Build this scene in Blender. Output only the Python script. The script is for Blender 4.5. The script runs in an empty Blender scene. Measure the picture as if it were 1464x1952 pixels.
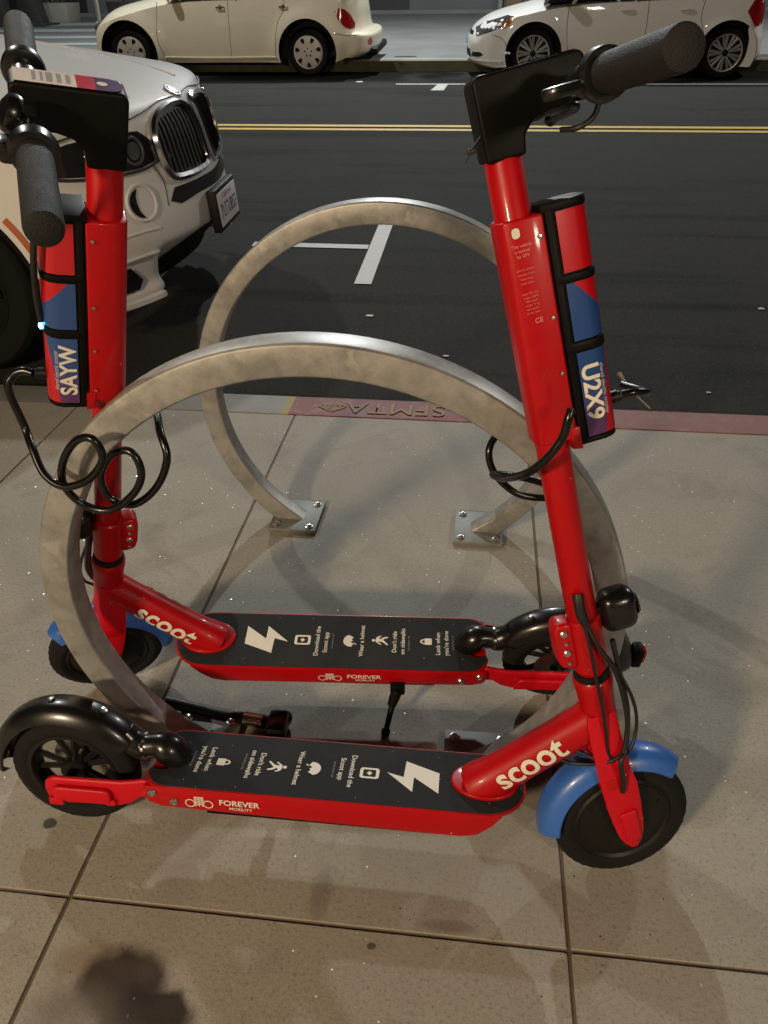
import bpy, bmesh, math, random
from mathutils import Vector, Matrix, geometry
R=math.radians; PI=math.pi
S=bpy.context.scene; COL=S.collection
# ------------------------------------------------------------------ camera
cam=bpy.data.cameras.new('camera'); co=bpy.data.objects.new('camera',cam); COL.objects.link(co)
cam.sensor_fit='VERTICAL'; cam.sensor_height=36; cam.sensor_width=27; cam.lens=1481.88/1952*36
cam.clip_start=.02; cam.clip_end=300
co.matrix_world=Matrix.Translation((0,0,1.25817))@Matrix.Rotation(R(6.8496),4,'Z')@Matrix.Rotation(R(90-33.4053),4,'X')@Matrix.Rotation(R(-0.6223),4,'Z')
S.camera=co
# ------------------------------------------------------------------ night sky and exposure
w=bpy.data.worlds.new('World'); S.world=w; w.use_nodes=True
nt=w.node_tree; bg=nt.nodes['Background']
sky=nt.nodes.new('ShaderNodeTexSky'); sky.sky_type='NISHITA'; sky.sun_disc=False
sky.sun_elevation=R(-3); sky.sun_rotation=R(200); sky.air_density=2; sky.dust_density=3
mixw=nt.nodes.new('ShaderNodeMix'); mixw.data_type='RGBA'; mixw.inputs[0].default_value=.75
nt.links.new(sky.outputs[0],mixw.inputs[6]); mixw.inputs[7].default_value=(.26,.24,.21,1)   # city glow
nt.links.new(mixw.outputs[2],bg.inputs[0]); bg.inputs[1].default_value=.035
S.view_settings.view_transform='Standard'; S.view_settings.look='None'
S.view_settings.exposure=0; S.view_settings.gamma=1; S.view_settings.use_curve_mapping=False
S.render.engine='CYCLES'
try:
    S.cycles.use_denoising=True; S.cycles.max_bounces=6; S.cycles.sample_clamp_indirect=3
except Exception: pass
# ------------------------------------------------------------------ street lamps out of frame (night light)
def lamp(name,loc,power,col,rad=.12,typ='POINT',rot=None,size=None):
    l=bpy.data.lights.new(name,typ); l.energy=power; l.color=col
    if typ=='AREA': l.shape='RECTANGLE'; l.size,l.size_y=size
    else: l.shadow_soft_size=rad
    o=bpy.data.objects.new(name,l); COL.objects.link(o); o.location=loc
    if rot: o.rotation_euler=rot
    return o
lamp('street_light_far',(-1.4,14.5,7.5),3300,(.93,.98,.98),.14)
lamp('street_light_far',(8.5,13.5,7.5),1700,(1.0,.98,.92),.14)
lamp('street_light_near',(-6.5,8.0,7.5),1100,(1.0,.97,.90),.14)
lamp('shop_window_light',(-2.6,-3.2,2.6),255,(1.0,.75,.48),typ='AREA',rot=(R(56),0,R(-28)),size=(.45,.3))
lamp('shop_window_light',(2.9,-3.0,2.7),85,(1.0,.84,.64),typ='AREA',rot=(R(56),0,R(34)),size=(.4,.3))

# ------------------------------------------------------------------ materials
def new_mat(name):
    m=bpy.data.materials.new(name); m.use_nodes=True
    return m,m.node_tree.nodes,m.node_tree.links,m.node_tree.nodes['Principled BSDF']
def N(ns,t,**k):
    n=ns.new(t)
    for a,b in k.items():
        if a.startswith('i_'):
            key=a[2:]; n.inputs[int(key) if key.isdigit() else key.replace('_',' ')].default_value=b
        else: setattr(n,a,b)
    return n
def simple(name,col,rough=.5,metal=0,coat=0,var=.08,scale=30,bump=0,bscale=200,emit=None,spec=.5,coatr=.08):
    m,ns,ls,b=new_mat(name)
    tc=N(ns,'ShaderNodeTexCoord'); no=N(ns,'ShaderNodeTexNoise'); no.inputs['Scale'].default_value=scale; no.inputs['Detail'].default_value=5
    ls.new(tc.outputs['Object'],no.inputs['Vector'])
    mx=N(ns,'ShaderNodeMix',data_type='RGBA'); ls.new(no.outputs['Fac'],mx.inputs[0])
    mx.inputs[6].default_value=tuple(c*(1-var) for c in col)+(1,); mx.inputs[7].default_value=tuple(min(1,c*(1+var)) for c in col)+(1,)
    ls.new(mx.outputs[2],b.inputs['Base Color'])
    mr=N(ns,'ShaderNodeMapRange'); ls.new(no.outputs['Fac'],mr.inputs[0]); mr.inputs[3].default_value=max(.02,rough*.8); mr.inputs[4].default_value=min(1,rough*1.2)
    ls.new(mr.outputs[0],b.inputs['Roughness'])
    b.inputs['Metallic'].default_value=metal; b.inputs['Coat Weight'].default_value=coat; b.inputs['Coat Roughness'].default_value=coatr
    b.inputs['Specular IOR Level'].default_value=spec
    if bump:
        n2=N(ns,'ShaderNodeTexNoise'); n2.inputs['Scale'].default_value=bscale; n2.inputs['Detail'].default_value=4; ls.new(tc.outputs['Object'],n2.inputs['Vector'])
        bp=N(ns,'ShaderNodeBump'); bp.inputs['Strength'].default_value=bump; bp.inputs['Distance'].default_value=.002
        ls.new(n2.outputs['Fac'],bp.inputs['Height']); ls.new(bp.outputs[0],b.inputs['Normal'])
    if emit: b.inputs['Emission Color'].default_value=emit[0]+(1,); b.inputs['Emission Strength'].default_value=emit[1]
    return m
def colormask(ns,ls,out,fac,col,base):
    mx=N(ns,'ShaderNodeMix',data_type='RGBA'); ls.new(fac,mx.inputs[0]); ls.new(base,mx.inputs[6]); mx.inputs[7].default_value=col+(1,); return mx.outputs[2]
def ramp(ns,ls,inp,a,b_,inv=False):
    r=N(ns,'ShaderNodeMapRange'); r.interpolation_type='SMOOTHSTEP'; ls.new(inp,r.inputs[0]); r.inputs[1].default_value=a; r.inputs[2].default_value=b_
    if inv: r.inputs[3].default_value=1; r.inputs[4].default_value=0
    return r.outputs[0]
def mul(ns,ls,a,b):
    m=N(ns,'ShaderNodeMath',operation='MULTIPLY'); ls.new(a,m.inputs[0])
    if isinstance(b,(int,float)): m.inputs[1].default_value=b
    else: ls.new(b,m.inputs[1])
    return m.outputs[0]
def noise(ns,ls,vec,scale,detail=5,rough=.5,dist=0):
    n=N(ns,'ShaderNodeTexNoise'); n.inputs['Scale'].default_value=scale; n.inputs['Detail'].default_value=detail; n.inputs['Roughness'].default_value=rough; n.inputs['Distortion'].default_value=dist
    ls.new(vec,n.inputs['Vector']); return n.outputs['Fac']

def concrete_mat():
    m,ns,ls,b=new_mat('sidewalk_concrete')
    tc=N(ns,'ShaderNodeTexCoord'); v=tc.outputs['Object']
    big=noise(ns,ls,v,.9,4); mid=noise(ns,ls,v,6,6,.6); fine=noise(ns,ls,v,140,4,.7)
    c=N(ns,'ShaderNodeMix',data_type='RGBA'); ls.new(big,c.inputs[0]); c.inputs[6].default_value=(.235,.218,.183,1); c.inputs[7].default_value=(.345,.322,.275,1)
    o=c.outputs[2]
    o=colormask(ns,ls,None,mul(ns,ls,ramp(ns,ls,mid,.52,.72),.35),(.17,.15,.125),o)
    o=colormask(ns,ls,None,mul(ns,ls,ramp(ns,ls,mid,.28,.42,True),.25),(.36,.34,.30),o)
    o=colormask(ns,ls,None,mul(ns,ls,ramp(ns,ls,fine,.52,.68),.55),(.12,.11,.092),o)
    o=colormask(ns,ls,None,mul(ns,ls,ramp(ns,ls,fine,.30,.45,True),.28),(.42,.40,.36),o)
    f2=noise(ns,ls,v,330,3,.8); o=colormask(ns,ls,None,mul(ns,ls,ramp(ns,ls,f2,.52,.66),.50),(.10,.095,.08),o)
    st2=noise(ns,ls,v,2.3,6,.7,1.2); o=colormask(ns,ls,None,mul(ns,ls,ramp(ns,ls,st2,.55,.63),.28),(.14,.12,.10),o)
    # small dark specks
    vo=N(ns,'ShaderNodeTexVoronoi'); vo.inputs['Scale'].default_value=26; ls.new(v,vo.inputs['Vector'])
    msk=ramp(ns,ls,vo.outputs['Distance'],.05,.09,True)
    gate=ramp(ns,ls,noise(ns,ls,v,5,3),.56,.62)
    o=colormask(ns,ls,None,mul(ns,ls,mul(ns,ls,msk,gate),.55),(.08,.065,.05),o)
    # ragged-edged tone patches; the first group paints a cast shadow into the concrete
    def blob(cx,cy,rx,ry,col,amt,o,ns_=9,soft=.5):
        mp=N(ns,'ShaderNodeMapping'); ls.new(v,mp.inputs[0]); mp.vector_type='POINT'
        mp.inputs['Location'].default_value=(-cx/rx,-cy/ry,0); mp.inputs['Scale'].default_value=(1/rx,1/ry,0)
        nz=N(ns,'ShaderNodeTexNoise'); nz.inputs['Scale'].default_value=ns_; nz.inputs['Detail'].default_value=5; ls.new(v,nz.inputs['Vector'])
        ad=N(ns,'ShaderNodeVectorMath',operation='MULTIPLY_ADD'); ls.new(nz.outputs['Color'],ad.inputs[0]); ad.inputs[1].default_value=(.7,.7,0)
        sb=N(ns,'ShaderNodeVectorMath',operation='SUBTRACT'); ls.new(mp.outputs[0],sb.inputs[0]); sb.inputs[1].default_value=(.35,.35,0)
        ls.new(sb.outputs[0],ad.inputs[2])
        ln=N(ns,'ShaderNodeVectorMath',operation='LENGTH'); ls.new(ad.outputs[0],ln.inputs[0])
        return colormask(ns,ls,None,mul(ns,ls,ramp(ns,ls,ln.outputs[1],1-soft,1+soft*.4,True),amt),col,o)
    o=blob(-.545,.575,.060,.036,(.18,.125,.075),.65,o,14,.6)  # brown fringe of the camera holder's shadow, painted into the colour
    o=blob(-.480,.550,.074,.060,(.034,.022,.015),.97,o,20,.35)  # dark core of that painted shadow
    o=blob(-.425,.500,.070,.058,(.022,.015,.011),.97,o,24,.3)  # dark core of the painted shadow, nearer the camera
    o=blob(-.53,.49,.09,.055,(.13,.115,.10),.6,o,9,.6)  # paler margin of the painted shadow
    o=blob(.02,.69,.05,.012,(.11,.09,.07),.6,o,30,.6)
    o=blob(-.20,.72,.02,.05,(.12,.10,.08),.5,o,30,.6)
    o=blob(.26,.95,.16,.10,(.17,.155,.13),.4,o,8,.7)
    o=blob(-.72,.80,.014,.012,(.03,.025,.02),.9,o,30,.3)
    o=blob(-.45,.80,.05,.22,(.20,.17,.15),.35,o,6,.7)
    o=blob(-.105,.645,.008,.006,(.05,.04,.03),.9,o,40,.3)
    o=blob(.03,.83,.30,.20,(.19,.17,.145),.35,o,5,.8)
    o=blob(-.2,2.05,.35,.28,(.20,.185,.165),.4,o,4,.8)
    vg=N(ns,'ShaderNodeTexVoronoi'); vg.inputs['Scale'].default_value=4.2; ls.new(v,vg.inputs['Vector']); vgn=noise(ns,ls,v,40,3)
    gd=N(ns,'ShaderNodeMath',operation='MULTIPLY_ADD'); ls.new(vgn,gd.inputs[0]); gd.inputs[1].default_value=.05; ls.new(vg.outputs['Distance'],gd.inputs[2])
    vgc=N(ns,'ShaderNodeSeparateColor'); ls.new(vg.outputs['Color'],vgc.inputs[0])
    o=colormask(ns,ls,None,mul(ns,ls,mul(ns,ls,ramp(ns,ls,gd.outputs[0],.05,.075,True),ramp(ns,ls,vgc.outputs[0],.6,.65)),.28),(.10,.09,.075),o)
    # groove dirt : height below surface
    sep=N(ns,'ShaderNodeSeparateXYZ'); ls.new(v,sep.inputs[0])
    o=colormask(ns,ls,None,ramp(ns,ls,sep.outputs[2],-.0028,-.0004,True),(.11,.083,.058),o)
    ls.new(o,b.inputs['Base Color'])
    # mica sparkle: tiny tilted glossy grains
    vs=N(ns,'ShaderNodeTexVoronoi'); vs.inputs['Scale'].default_value=62; ls.new(v,vs.inputs['Vector'])
    g1=ramp(ns,ls,vs.outputs['Distance'],.09,.12,True)
    sc=N(ns,'ShaderNodeSeparateColor'); ls.new(vs.outputs['Color'],sc.inputs[0])
    g2=ramp(ns,ls,sc.outputs[0],.86,.87)
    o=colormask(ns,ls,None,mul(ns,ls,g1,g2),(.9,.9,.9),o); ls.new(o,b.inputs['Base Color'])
    side=ramp(ns,ls,noise(ns,ls,v,1.3,2),.40,.52)
    sp=mul(ns,ls,mul(ns,ls,g1,g2),side)
    rg=N(ns,'ShaderNodeMapRange'); ls.new(sp,rg.inputs[0]); rg.inputs[3].default_value=.72; rg.inputs[4].default_value=.22; ls.new(rg.outputs[0],b.inputs['Roughness'])
    ls.new(sp,b.inputs['Metallic'])
    bp=N(ns,'ShaderNodeBump'); bp.inputs['Strength'].default_value=.6; bp.inputs['Distance'].default_value=.0014; ls.new(fine,bp.inputs['Height'])
    # sparkle normal randomised
    vm=N(ns,'ShaderNodeVectorMath',operation='MULTIPLY_ADD'); ls.new(vs.outputs['Color'],vm.inputs[0]); vm.inputs[1].default_value=(.8,.7,0); vm.inputs[2].default_value=(-.4,-.15,0)
    vsx=N(ns,'ShaderNodeVectorMath',operation='SCALE'); ls.new(vm.outputs[0],vsx.inputs[0]); ls.new(sp,vsx.inputs['Scale'])
    va=N(ns,'ShaderNodeVectorMath',operation='ADD'); ls.new(bp.outputs[0],va.inputs[0]); ls.new(vsx.outputs[0],va.inputs[1])
    vn=N(ns,'ShaderNodeVectorMath',operation='NORMALIZE'); ls.new(va.outputs[0],vn.inputs[0]); ls.new(vn.outputs[0],b.inputs['Normal'])
    # small extra specular
    b.inputs['Specular IOR Level'].default_value=.35
    return m
def asphalt_mat():
    m,ns,ls,b=new_mat('asphalt')
    tc=N(ns,'ShaderNodeTexCoord'); v=tc.outputs['Object']
    f=noise(ns,ls,v,160,5,.75); g=noise(ns,ls,v,1.2,5,.6); st=N(ns,'ShaderNodeMapping'); ls.new(v,st.inputs[0]); st.inputs['Scale'].default_value=(.25,3,1)
    h=noise(ns,ls,st.outputs[0],1.3,4,.6)
    c=N(ns,'ShaderNodeMix',data_type='RGBA'); ls.new(f,c.inputs[0]); c.inputs[6].default_value=(.010,.010,.0097,1); c.inputs[7].default_value=(.056,.056,.054,1)
    o=c.outputs[2]
    o=colormask(ns,ls,None,mul(ns,ls,ramp(ns,ls,g,.45,.75),.45),(.040,.039,.037),o)
    o=colormask(ns,ls,None,mul(ns,ls,ramp(ns,ls,h,.5,.75),.5),(.006,.006,.006),o)
    va=N(ns,'ShaderNodeTexVoronoi'); va.inputs['Scale'].default_value=95; ls.new(v,va.inputs['Vector']); sca=N(ns,'ShaderNodeSeparateColor'); ls.new(va.outputs['Color'],sca.inputs[0])
    o=colormask(ns,ls,None,mul(ns,ls,mul(ns,ls,ramp(ns,ls,va.outputs['Distance'],.25,.4,True),ramp(ns,ls,sca.outputs[0],.8,.85)),.5),(.09,.088,.084),o)
    # oil along parking lane by far kerb
    sep=N(ns,'ShaderNodeSeparateXYZ'); ls.new(v,sep.inputs[0])
    o=colormask(ns,ls,None,mul(ns,ls,ramp(ns,ls,sep.outputs[1],11.2,11.6),ramp(ns,ls,noise(ns,ls,v,1.1,3),.35,.55)),(.005,.005,.0042),o)
    ls.new(o,b.inputs['Base Color']); b.inputs['Roughness'].default_value=.9; b.inputs['Specular IOR Level'].default_value=.08
    bp=N(ns,'ShaderNodeBump'); bp.inputs['Strength'].default_value=.8; bp.inputs['Distance'].default_value=.004; ls.new(f,bp.inputs['Height']); ls.new(bp.outputs[0],b.inputs['Normal'])
    return m
def kerb_mat():
    m,ns,ls,b=new_mat('kerb_paint')
    tc=N(ns,'ShaderNodeTexCoord'); v=tc.outputs['Object']
    sep=N(ns,'ShaderNodeSeparateXYZ'); ls.new(v,sep.inputs[0])
    n1=noise(ns,ls,v,14,6,.7); n2=noise(ns,ls,v,3,4)
    base=N(ns,'ShaderNodeMix',data_type='RGBA'); ls.new(n1,base.inputs[0]); base.inputs[6].default_value=(.13,.125,.11,1); base.inputs[7].default_value=(.23,.215,.19,1)
    red=N(ns,'ShaderNodeMix',data_type='RGBA'); ls.new(ramp(ns,ls,sep.outputs[0],0.2,.6),red.inputs[0]); red.inputs[6].default_value=(.15,.016,.013,1); red.inputs[7].default_value=(.20,.072,.064,1)
    wear=N(ns,'ShaderNodeMix',data_type='RGBA'); ls.new(mul(ns,ls,ramp(ns,ls,n1,.48,.66),.6),wear.inputs[0]); ls.new(red.outputs[2],wear.inputs[6]); wear.inputs[7].default_value=(.20,.13,.11,1)
    a=N(ns,'ShaderNodeMix',data_type='RGBA'); ls.new(ramp(ns,ls,sep.outputs[0],-.655,-.651),a.inputs[0]); ls.new(base.outputs[2],a.inputs[6]); ls.new(wear.outputs[2],a.inputs[7])
    yl=N(ns,'ShaderNodeMix',data_type='RGBA'); ls.new(mul(ns,ls,ramp(ns,ls,sep.outputs[0],-.682,-.676),ramp(ns,ls,sep.outputs[0],-.652,-.648,True)),yl.inputs[0]); ls.new(a.outputs[2],yl.inputs[6]); yl.inputs[7].default_value=(.24,.18,.04,1)
    ls.new(yl.outputs[2],b.inputs['Base Color']); b.inputs['Roughness'].default_value=.65
    bp=N(ns,'ShaderNodeBump'); bp.inputs['Strength'].default_value=.4; bp.inputs['Distance'].default_value=.002; ls.new(noise(ns,ls,v,90,4),bp.inputs['Height']); ls.new(bp.outputs[0],b.inputs['Normal'])
    return m
def galv_mat():
    m,ns,ls,b=new_mat('galvanised_steel')
    tc=N(ns,'ShaderNodeTexCoord'); v=tc.outputs['Object']
    a=noise(ns,ls,v,17,6,.7,.3); vo=N(ns,'ShaderNodeTexVoronoi'); vo.inputs['Scale'].default_value=55; ls.new(v,vo.inputs['Vector'])
    c=N(ns,'ShaderNodeMix',data_type='RGBA'); ls.new(ramp(ns,ls,a,.35,.65),c.inputs[0]); c.inputs[6].default_value=(.21,.21,.198,1); c.inputs[7].default_value=(.33,.328,.312,1)
    sc=N(ns,'ShaderNodeSeparateColor'); ls.new(vo.outputs['Color'],sc.inputs[0])
    o=colormask(ns,ls,None,mul(ns,ls,sc.outputs[0],.30),(.38,.37,.34),c.outputs[2])
    o=colormask(ns,ls,None,mul(ns,ls,ramp(ns,ls,noise(ns,ls,v,28,4),.62,.7),.45),(.46,.44,.40),o)
    ls.new(o,b.inputs['Base Color']); b.inputs['Metallic'].default_value=.5
    mr=N(ns,'ShaderNodeMapRange'); ls.new(a,mr.inputs[0]); mr.inputs[3].default_value=.36; mr.inputs[4].default_value=.56; ls.new(mr.outputs[0],b.inputs['Roughness'])
    bp=N(ns,'ShaderNodeBump'); bp.inputs['Strength'].default_value=.15; bp.inputs['Distance'].default_value=.002; ls.new(a,bp.inputs['Height']); ls.new(bp.outputs[0],b.inputs['Normal'])
    return m
def battery_mat():
    # printed wrap; UV = (forward, height along stem) in metres
    m,ns,ls,b=new_mat('battery_wrap')
    uv=N(ns,'ShaderNodeUVMap'); uv.uv_map='UVMap'; sep=N(ns,'ShaderNodeSeparateXYZ'); ls.new(uv.outputs[0],sep.inputs[0])
    f,t=sep.outputs[0],sep.outputs[1]
    RED=(.40,.003,.008); BLU=(.017,.055,.19); PUR=(.085,.028,.10)
    # diagonal: blue when t + 1.1 f < .944
    d=N(ns,'ShaderNodeMath',operation='MULTIPLY_ADD'); ls.new(f,d.inputs[0]); d.inputs[1].default_value=1.15; ls.new(t,d.inputs[2])
    o=N(ns,'ShaderNodeMix',data_type='RGBA'); ls.new(ramp(ns,ls,d.outputs[0],.9355,.9365),o.inputs[0]); o.inputs[6].default_value=BLU+(1,); o.inputs[7].default_value=RED+(1,)
    # lower label gradient
    g=N(ns,'ShaderNodeMix',data_type='RGBA'); ls.new(ramp(ns,ls,t,.68,.76),g.inputs[0]); g.inputs[6].default_value=PUR+(1,); g.inputs[7].default_value=BLU+(1,)
    low=ramp(ns,ls,t,.7935,.7945,True)
    o2=N(ns,'ShaderNodeMix',data_type='RGBA'); ls.new(low,o2.inputs[0]); ls.new(o.outputs[2],o2.inputs[6]); ls.new(g.outputs[2],o2.inputs[7])
    e=N(ns,'ShaderNodeMath',operation='MULTIPLY_ADD'); ls.new(t,e.inputs[0]); e.inputs[1].default_value=-.13; ls.new(f,e.inputs[2])  # red where f-.13t > c
    rr=mul(ns,ls,ramp(ns,ls,e.outputs[0],-.0227,-.0222),low)
    o3=N(ns,'ShaderNodeMix',data_type='RGBA'); ls.new(rr,o3.inputs[0]); ls.new(o2.outputs[2],o3.inputs[6]); o3.inputs[7].default_value=RED+(1,)
    ls.new(o3.outputs[2],b.inputs['Base Color']); b.inputs['Roughness'].default_value=.28; b.inputs['Coat Weight'].default_value=.3
    return m
def grip_mat():
    m,ns,ls,b=new_mat('sandpaper_deck')
    tc=N(ns,'ShaderNodeTexCoord'); v=tc.outputs['Object']
    f=noise(ns,ls,v,420,4,.8); g=noise(ns,ls,v,9,4)
    c=N(ns,'ShaderNodeMix',data_type='RGBA'); ls.new(f,c.inputs[0]); c.inputs[6].default_value=(.004,.005,.006,1); c.inputs[7].default_value=(.030,.033,.037,1)
    o=colormask(ns,ls,None,mul(ns,ls,ramp(ns,ls,g,.5,.75),.3),(.040,.038,.034),c.outputs[2])
    vo=N(ns,'ShaderNodeTexVoronoi'); vo.inputs['Scale'].default_value=160; ls.new(v,vo.inputs['Vector']); sc=N(ns,'ShaderNodeSeparateColor'); ls.new(vo.outputs['Color'],sc.inputs[0])
    o=colormask(ns,ls,None,mul(ns,ls,ramp(ns,ls,vo.outputs['Distance'],.1,.16,True),ramp(ns,ls,sc.outputs[1],.965,.97)),(.4,.4,.38),o)
    ls.new(o,b.inputs['Base Color']); b.inputs['Roughness'].default_value=.85; b.inputs['Specular IOR Level'].default_value=.22
    bp=N(ns,'ShaderNodeBump'); bp.inputs['Strength'].default_value=.8; bp.inputs['Distance'].default_value=.001; ls.new(f,bp.inputs['Height']); ls.new(bp.outputs[0],b.inputs['Normal'])
    return m
M={}
M['concrete']=concrete_mat(); M['asphalt']=asphalt_mat(); M['kerb']=kerb_mat(); M['galv']=galv_mat(); M['wrap']=battery_mat()
M['galvp']=None; M['grip']=grip_mat()
M['red']=simple('red_paint',(.36,.0012,.004),.40,0,.16,.09,60,.08,700,spec=.22)
M['redmatte']=simple('red_plastic',(.46,.002,.010),.45,0,.0,.06,60,.1,500,spec=.28)
def add_wear(m,chip=(.07,.05,.045),amt=.8):
    ns,ls=m.node_tree.nodes,m.node_tree.links; b=ns['Principled BSDF']; src=b.inputs['Base Color'].links[0].from_socket
    tc=N(ns,'ShaderNodeTexCoord'); v=tc.outputs['Object']
    mp=N(ns,'ShaderNodeMapping'); ls.new(v,mp.inputs[0]); mp.inputs['Scale'].default_value=(1,6,1); mp.inputs['Rotation'].default_value=(.3,.5,.2)
    sc_=noise(ns,ls,mp.outputs[0],70,5,.8); gate=ramp(ns,ls,noise(ns,ls,v,7,3),.52,.62)
    o=colormask(ns,ls,None,mul(ns,ls,mul(ns,ls,ramp(ns,ls,sc_,.62,.66),gate),amt),chip,src)
    dirt=noise(ns,ls,v,11,6,.7); o=colormask(ns,ls,None,mul(ns,ls,ramp(ns,ls,dirt,.50,.75),.35),(.18,.012,.010),o)
    vo=N(ns,'ShaderNodeTexVoronoi'); vo.inputs['Scale'].default_value=85; ls.new(v,vo.inputs['Vector']); sc=N(ns,'ShaderNodeSeparateColor'); ls.new(vo.outputs['Color'],sc.inputs[0])
    o=colormask(ns,ls,None,mul(ns,ls,ramp(ns,ls,vo.outputs['Distance'],.10,.16,True),ramp(ns,ls,sc.outputs[0],.965,.97)),(.45,.25,.22),o)
    ls.new(o,b.inputs['Base Color'])
add_wear(M['red']); add_wear(M['redmatte'])
M['blue']=simple('blue_plastic',(.028,.115,.42),.36,0,.2,.06,20,.05,300)
M['black']=simple('black_plastic',(.0034,.0027,.002),.5,0,0,.3,20,.1,400,spec=.13)
M['gloss']=simple('gloss_black',(.0045,.0042,.004),.30,0,.25,.3,30,spec=.4,coatr=.14)
M['rubber']=simple('tyre_rubber',(.0055,.005,.0046),.85,0,0,.3,30,.3,300,spec=.25)
M['gripr']=simple('handle_rubber',(.010,.0095,.0092),.65,0,0,.4,60,.8,700,spec=.3)
M['hub']=simple('hub_black',(.007,.006,.005),.45,.1,0,.3,20,.1,200,spec=.3)
M['chrome']=simple('chrome',(.55,.55,.55),.16,1,0,.08,40)
M['steel']=simple('bolt_steel',(.55,.53,.50),.3,1,0,.15,90)
M['print']=simple('cream_print',(.62,.58,.50),.55,0,0,.08,120)
M['printfaint']=simple('faint_print',(.62,.16,.14),.5,0,0,.15,200)
M['smallprint']=simple('small_grey_print',(.20,.20,.19),.6,0,0,.2,200)
M['printdim']=simple('dim_print',(.42,.38,.40),.5)
M['label']=simple('white_label',(.70,.62,.58),.4,0,.1,.05,50)
M['labelpur']=simple('purple_label',(.075,.035,.13),.35,0,.2,.3,60)
M['labelred']=simple('red_label',(.50,.012,.04),.35,0,.2,.1,60)
M['cable']=simple('cable_black',(.0035,.003,.003),.28,0,.1,.1,40,spec=.35)
M['cablem']=simple('cable_sheath',(.006,.005,.005),.5,0,0,.1,40)
M['led']=simple('blue_led',(.2,.6,1),.3,emit=((.05,.55,1.0),30))
M['glassdark']=simple('lamp_lens',(.03,.03,.03),.06,0,1,.1,30)
M['reflred']=simple('red_reflector',(.35,.01,.01),.2,0,.6,.2,200)
M['carwhite']=simple('white_car_paint',(.74,.73,.70),.4,0,.7,.02,4,spec=.2,coatr=.03)
M['cargrey']=simple('pearl_white_paint',(.62,.61,.60),.5,.0,.55,.02,4,spec=.12,coatr=.03)
M['carcream']=simple('cream_car_paint',(.74,.68,.53),.4,0,.7,.02,4,spec=.2,coatr=.03)
M['carglass']=simple('car_glass',(.006,.007,.008),.05,0,1,.1,4)
M['seam']=simple('seam_dark',(.03,.028,.025),.6)
M['trim']=simple('black_trim',(.003,.003,.003),.6,0,0,.2,30,spec=.25)
M['headlamp']=simple('headlamp_glass',(.16,.17,.18),.08,.6,1,.6,14)
M['headdark']=simple('headlamp_dark',(.022,.022,.024),.08,.3,1,.5,20)
M['taillamp']=simple('tail_lamp',(.30,.008,.012),.12,0,1,.3,20)
M['amber']=simple('amber_lens',(.38,.09,.012),.2,0,.6,.1,20)
M['rimsilver']=simple('wheel_silver',(.50,.48,.45),.3,.7,.2,.08,20)
M['hubcap']=simple('hubcap_silver',(.50,.45,.40),.42,.2,.3,.08,20)
M['plate']=simple('plate_white',(.58,.55,.56),.4,0,0,.06,40)
M['plateblue']=simple('plate_ink',(.06,.06,.12),.5)
M['platered']=simple('plate_red',(.5,.12,.16),.5)
M['yellow']=simple('yellow_road_paint',(.50,.34,.07),.6,0,0,.25,25,.3,200)
M['whitepaint']=simple('white_road_paint',(.42,.42,.40),.65,0,0,.28,18,.3,200)
M['stencil']=simple('yellow_stencil',(.24,.15,.055),.7,0,0,.6,60)
M['farpave']=simple('plaza_concrete',(.15,.155,.155),.8,0,0,.3,1.0,.2,40,spec=.3)
M['farkerb']=simple('mossy_kerb',(.10,.095,.055),.85,0,0,.55,7,.5,60)
M['galvp']=simple('plate_galvanised',(.17,.18,.165),.6,.35,0,.35,35,.2,200)
M['kerbtop']=simple('kerb_top',(.26,.25,.21),.75,0,0,.2,8)
M['wall']=simple('building_wall',(.10,.11,.115),.8,0,0,.2,2)
M['walldark']=simple('building_dark_panel',(.018,.017,.016),.6,0,0,.3,3)
M['column']=simple('dark_column',(.022,.021,.022),.6,0,0,.3,3)
M['door']=simple('brown_door',(.14,.09,.045),.6,0,0,.3,5)
M['post']=simple('grey_post',(.20,.19,.17),.6,0,0,.2,5)
M['stripe']=simple('crossing_paint',(.34,.39,.375),.7,0,0,.2,4)
M['bark']=simple('twig_bark',(.22,.16,.09),.8,0,0,.4,60,.4,200)
M['paper']=simple('litter_white',(.6,.58,.54),.7,0,0,.1,50)
M['bwhite']=simple('badge_blue',(.05,.06,.11),.2,.2,.6,.1,30)

# ------------------------------------------------------------------ mesh helpers
class MB:
    def __init__(s): s.v=[]; s.f=[]; s.m=[]
    def add(s,vs,fs,mi=0,T=None):
        k=len(s.v)
        s.v+= [tuple(T@Vector(p)) if T else tuple(p) for p in vs]
        s.f+=[tuple(i+k for i in f) for f in fs]; s.m+=[mi]*len(fs); return s
    def build(s,name,mats,parent=None,angle=35,T=None,uv=None):
        me=bpy.data.meshes.new(name)
        vs=[tuple(T@Vector(p)) if T else p for p in s.v]
        me.from_pydata(vs,[],s.f); me.validate(clean_customdata=False)
        if not isinstance(mats,(list,tuple)): mats=[mats]
        for m in mats: me.materials.append(m)
        if len(me.polygons)==len(s.m):
            for p,mi in zip(me.polygons,s.m): p.material_index=mi
        bm=bmesh.new(); bm.from_mesh(me); bmesh.ops.recalc_face_normals(bm,faces=bm.faces); bm.to_mesh(me); bm.free()
        if uv:
            lay=me.uv_layers.new(name='UVMap')
            for l in me.loops: lay.data[l.index].uv=uv(me.vertices[l.vertex_index].index)
        me.shade_smooth() if hasattr(me,'shade_smooth') else [setattr(p,'use_smooth',True) for p in me.polygons]
        if angle<180: me.set_sharp_from_angle(angle=R(angle))
        o=bpy.data.objects.new(name,me); COL.objects.link(o)
        if parent: o.parent=parent
        return o
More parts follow.
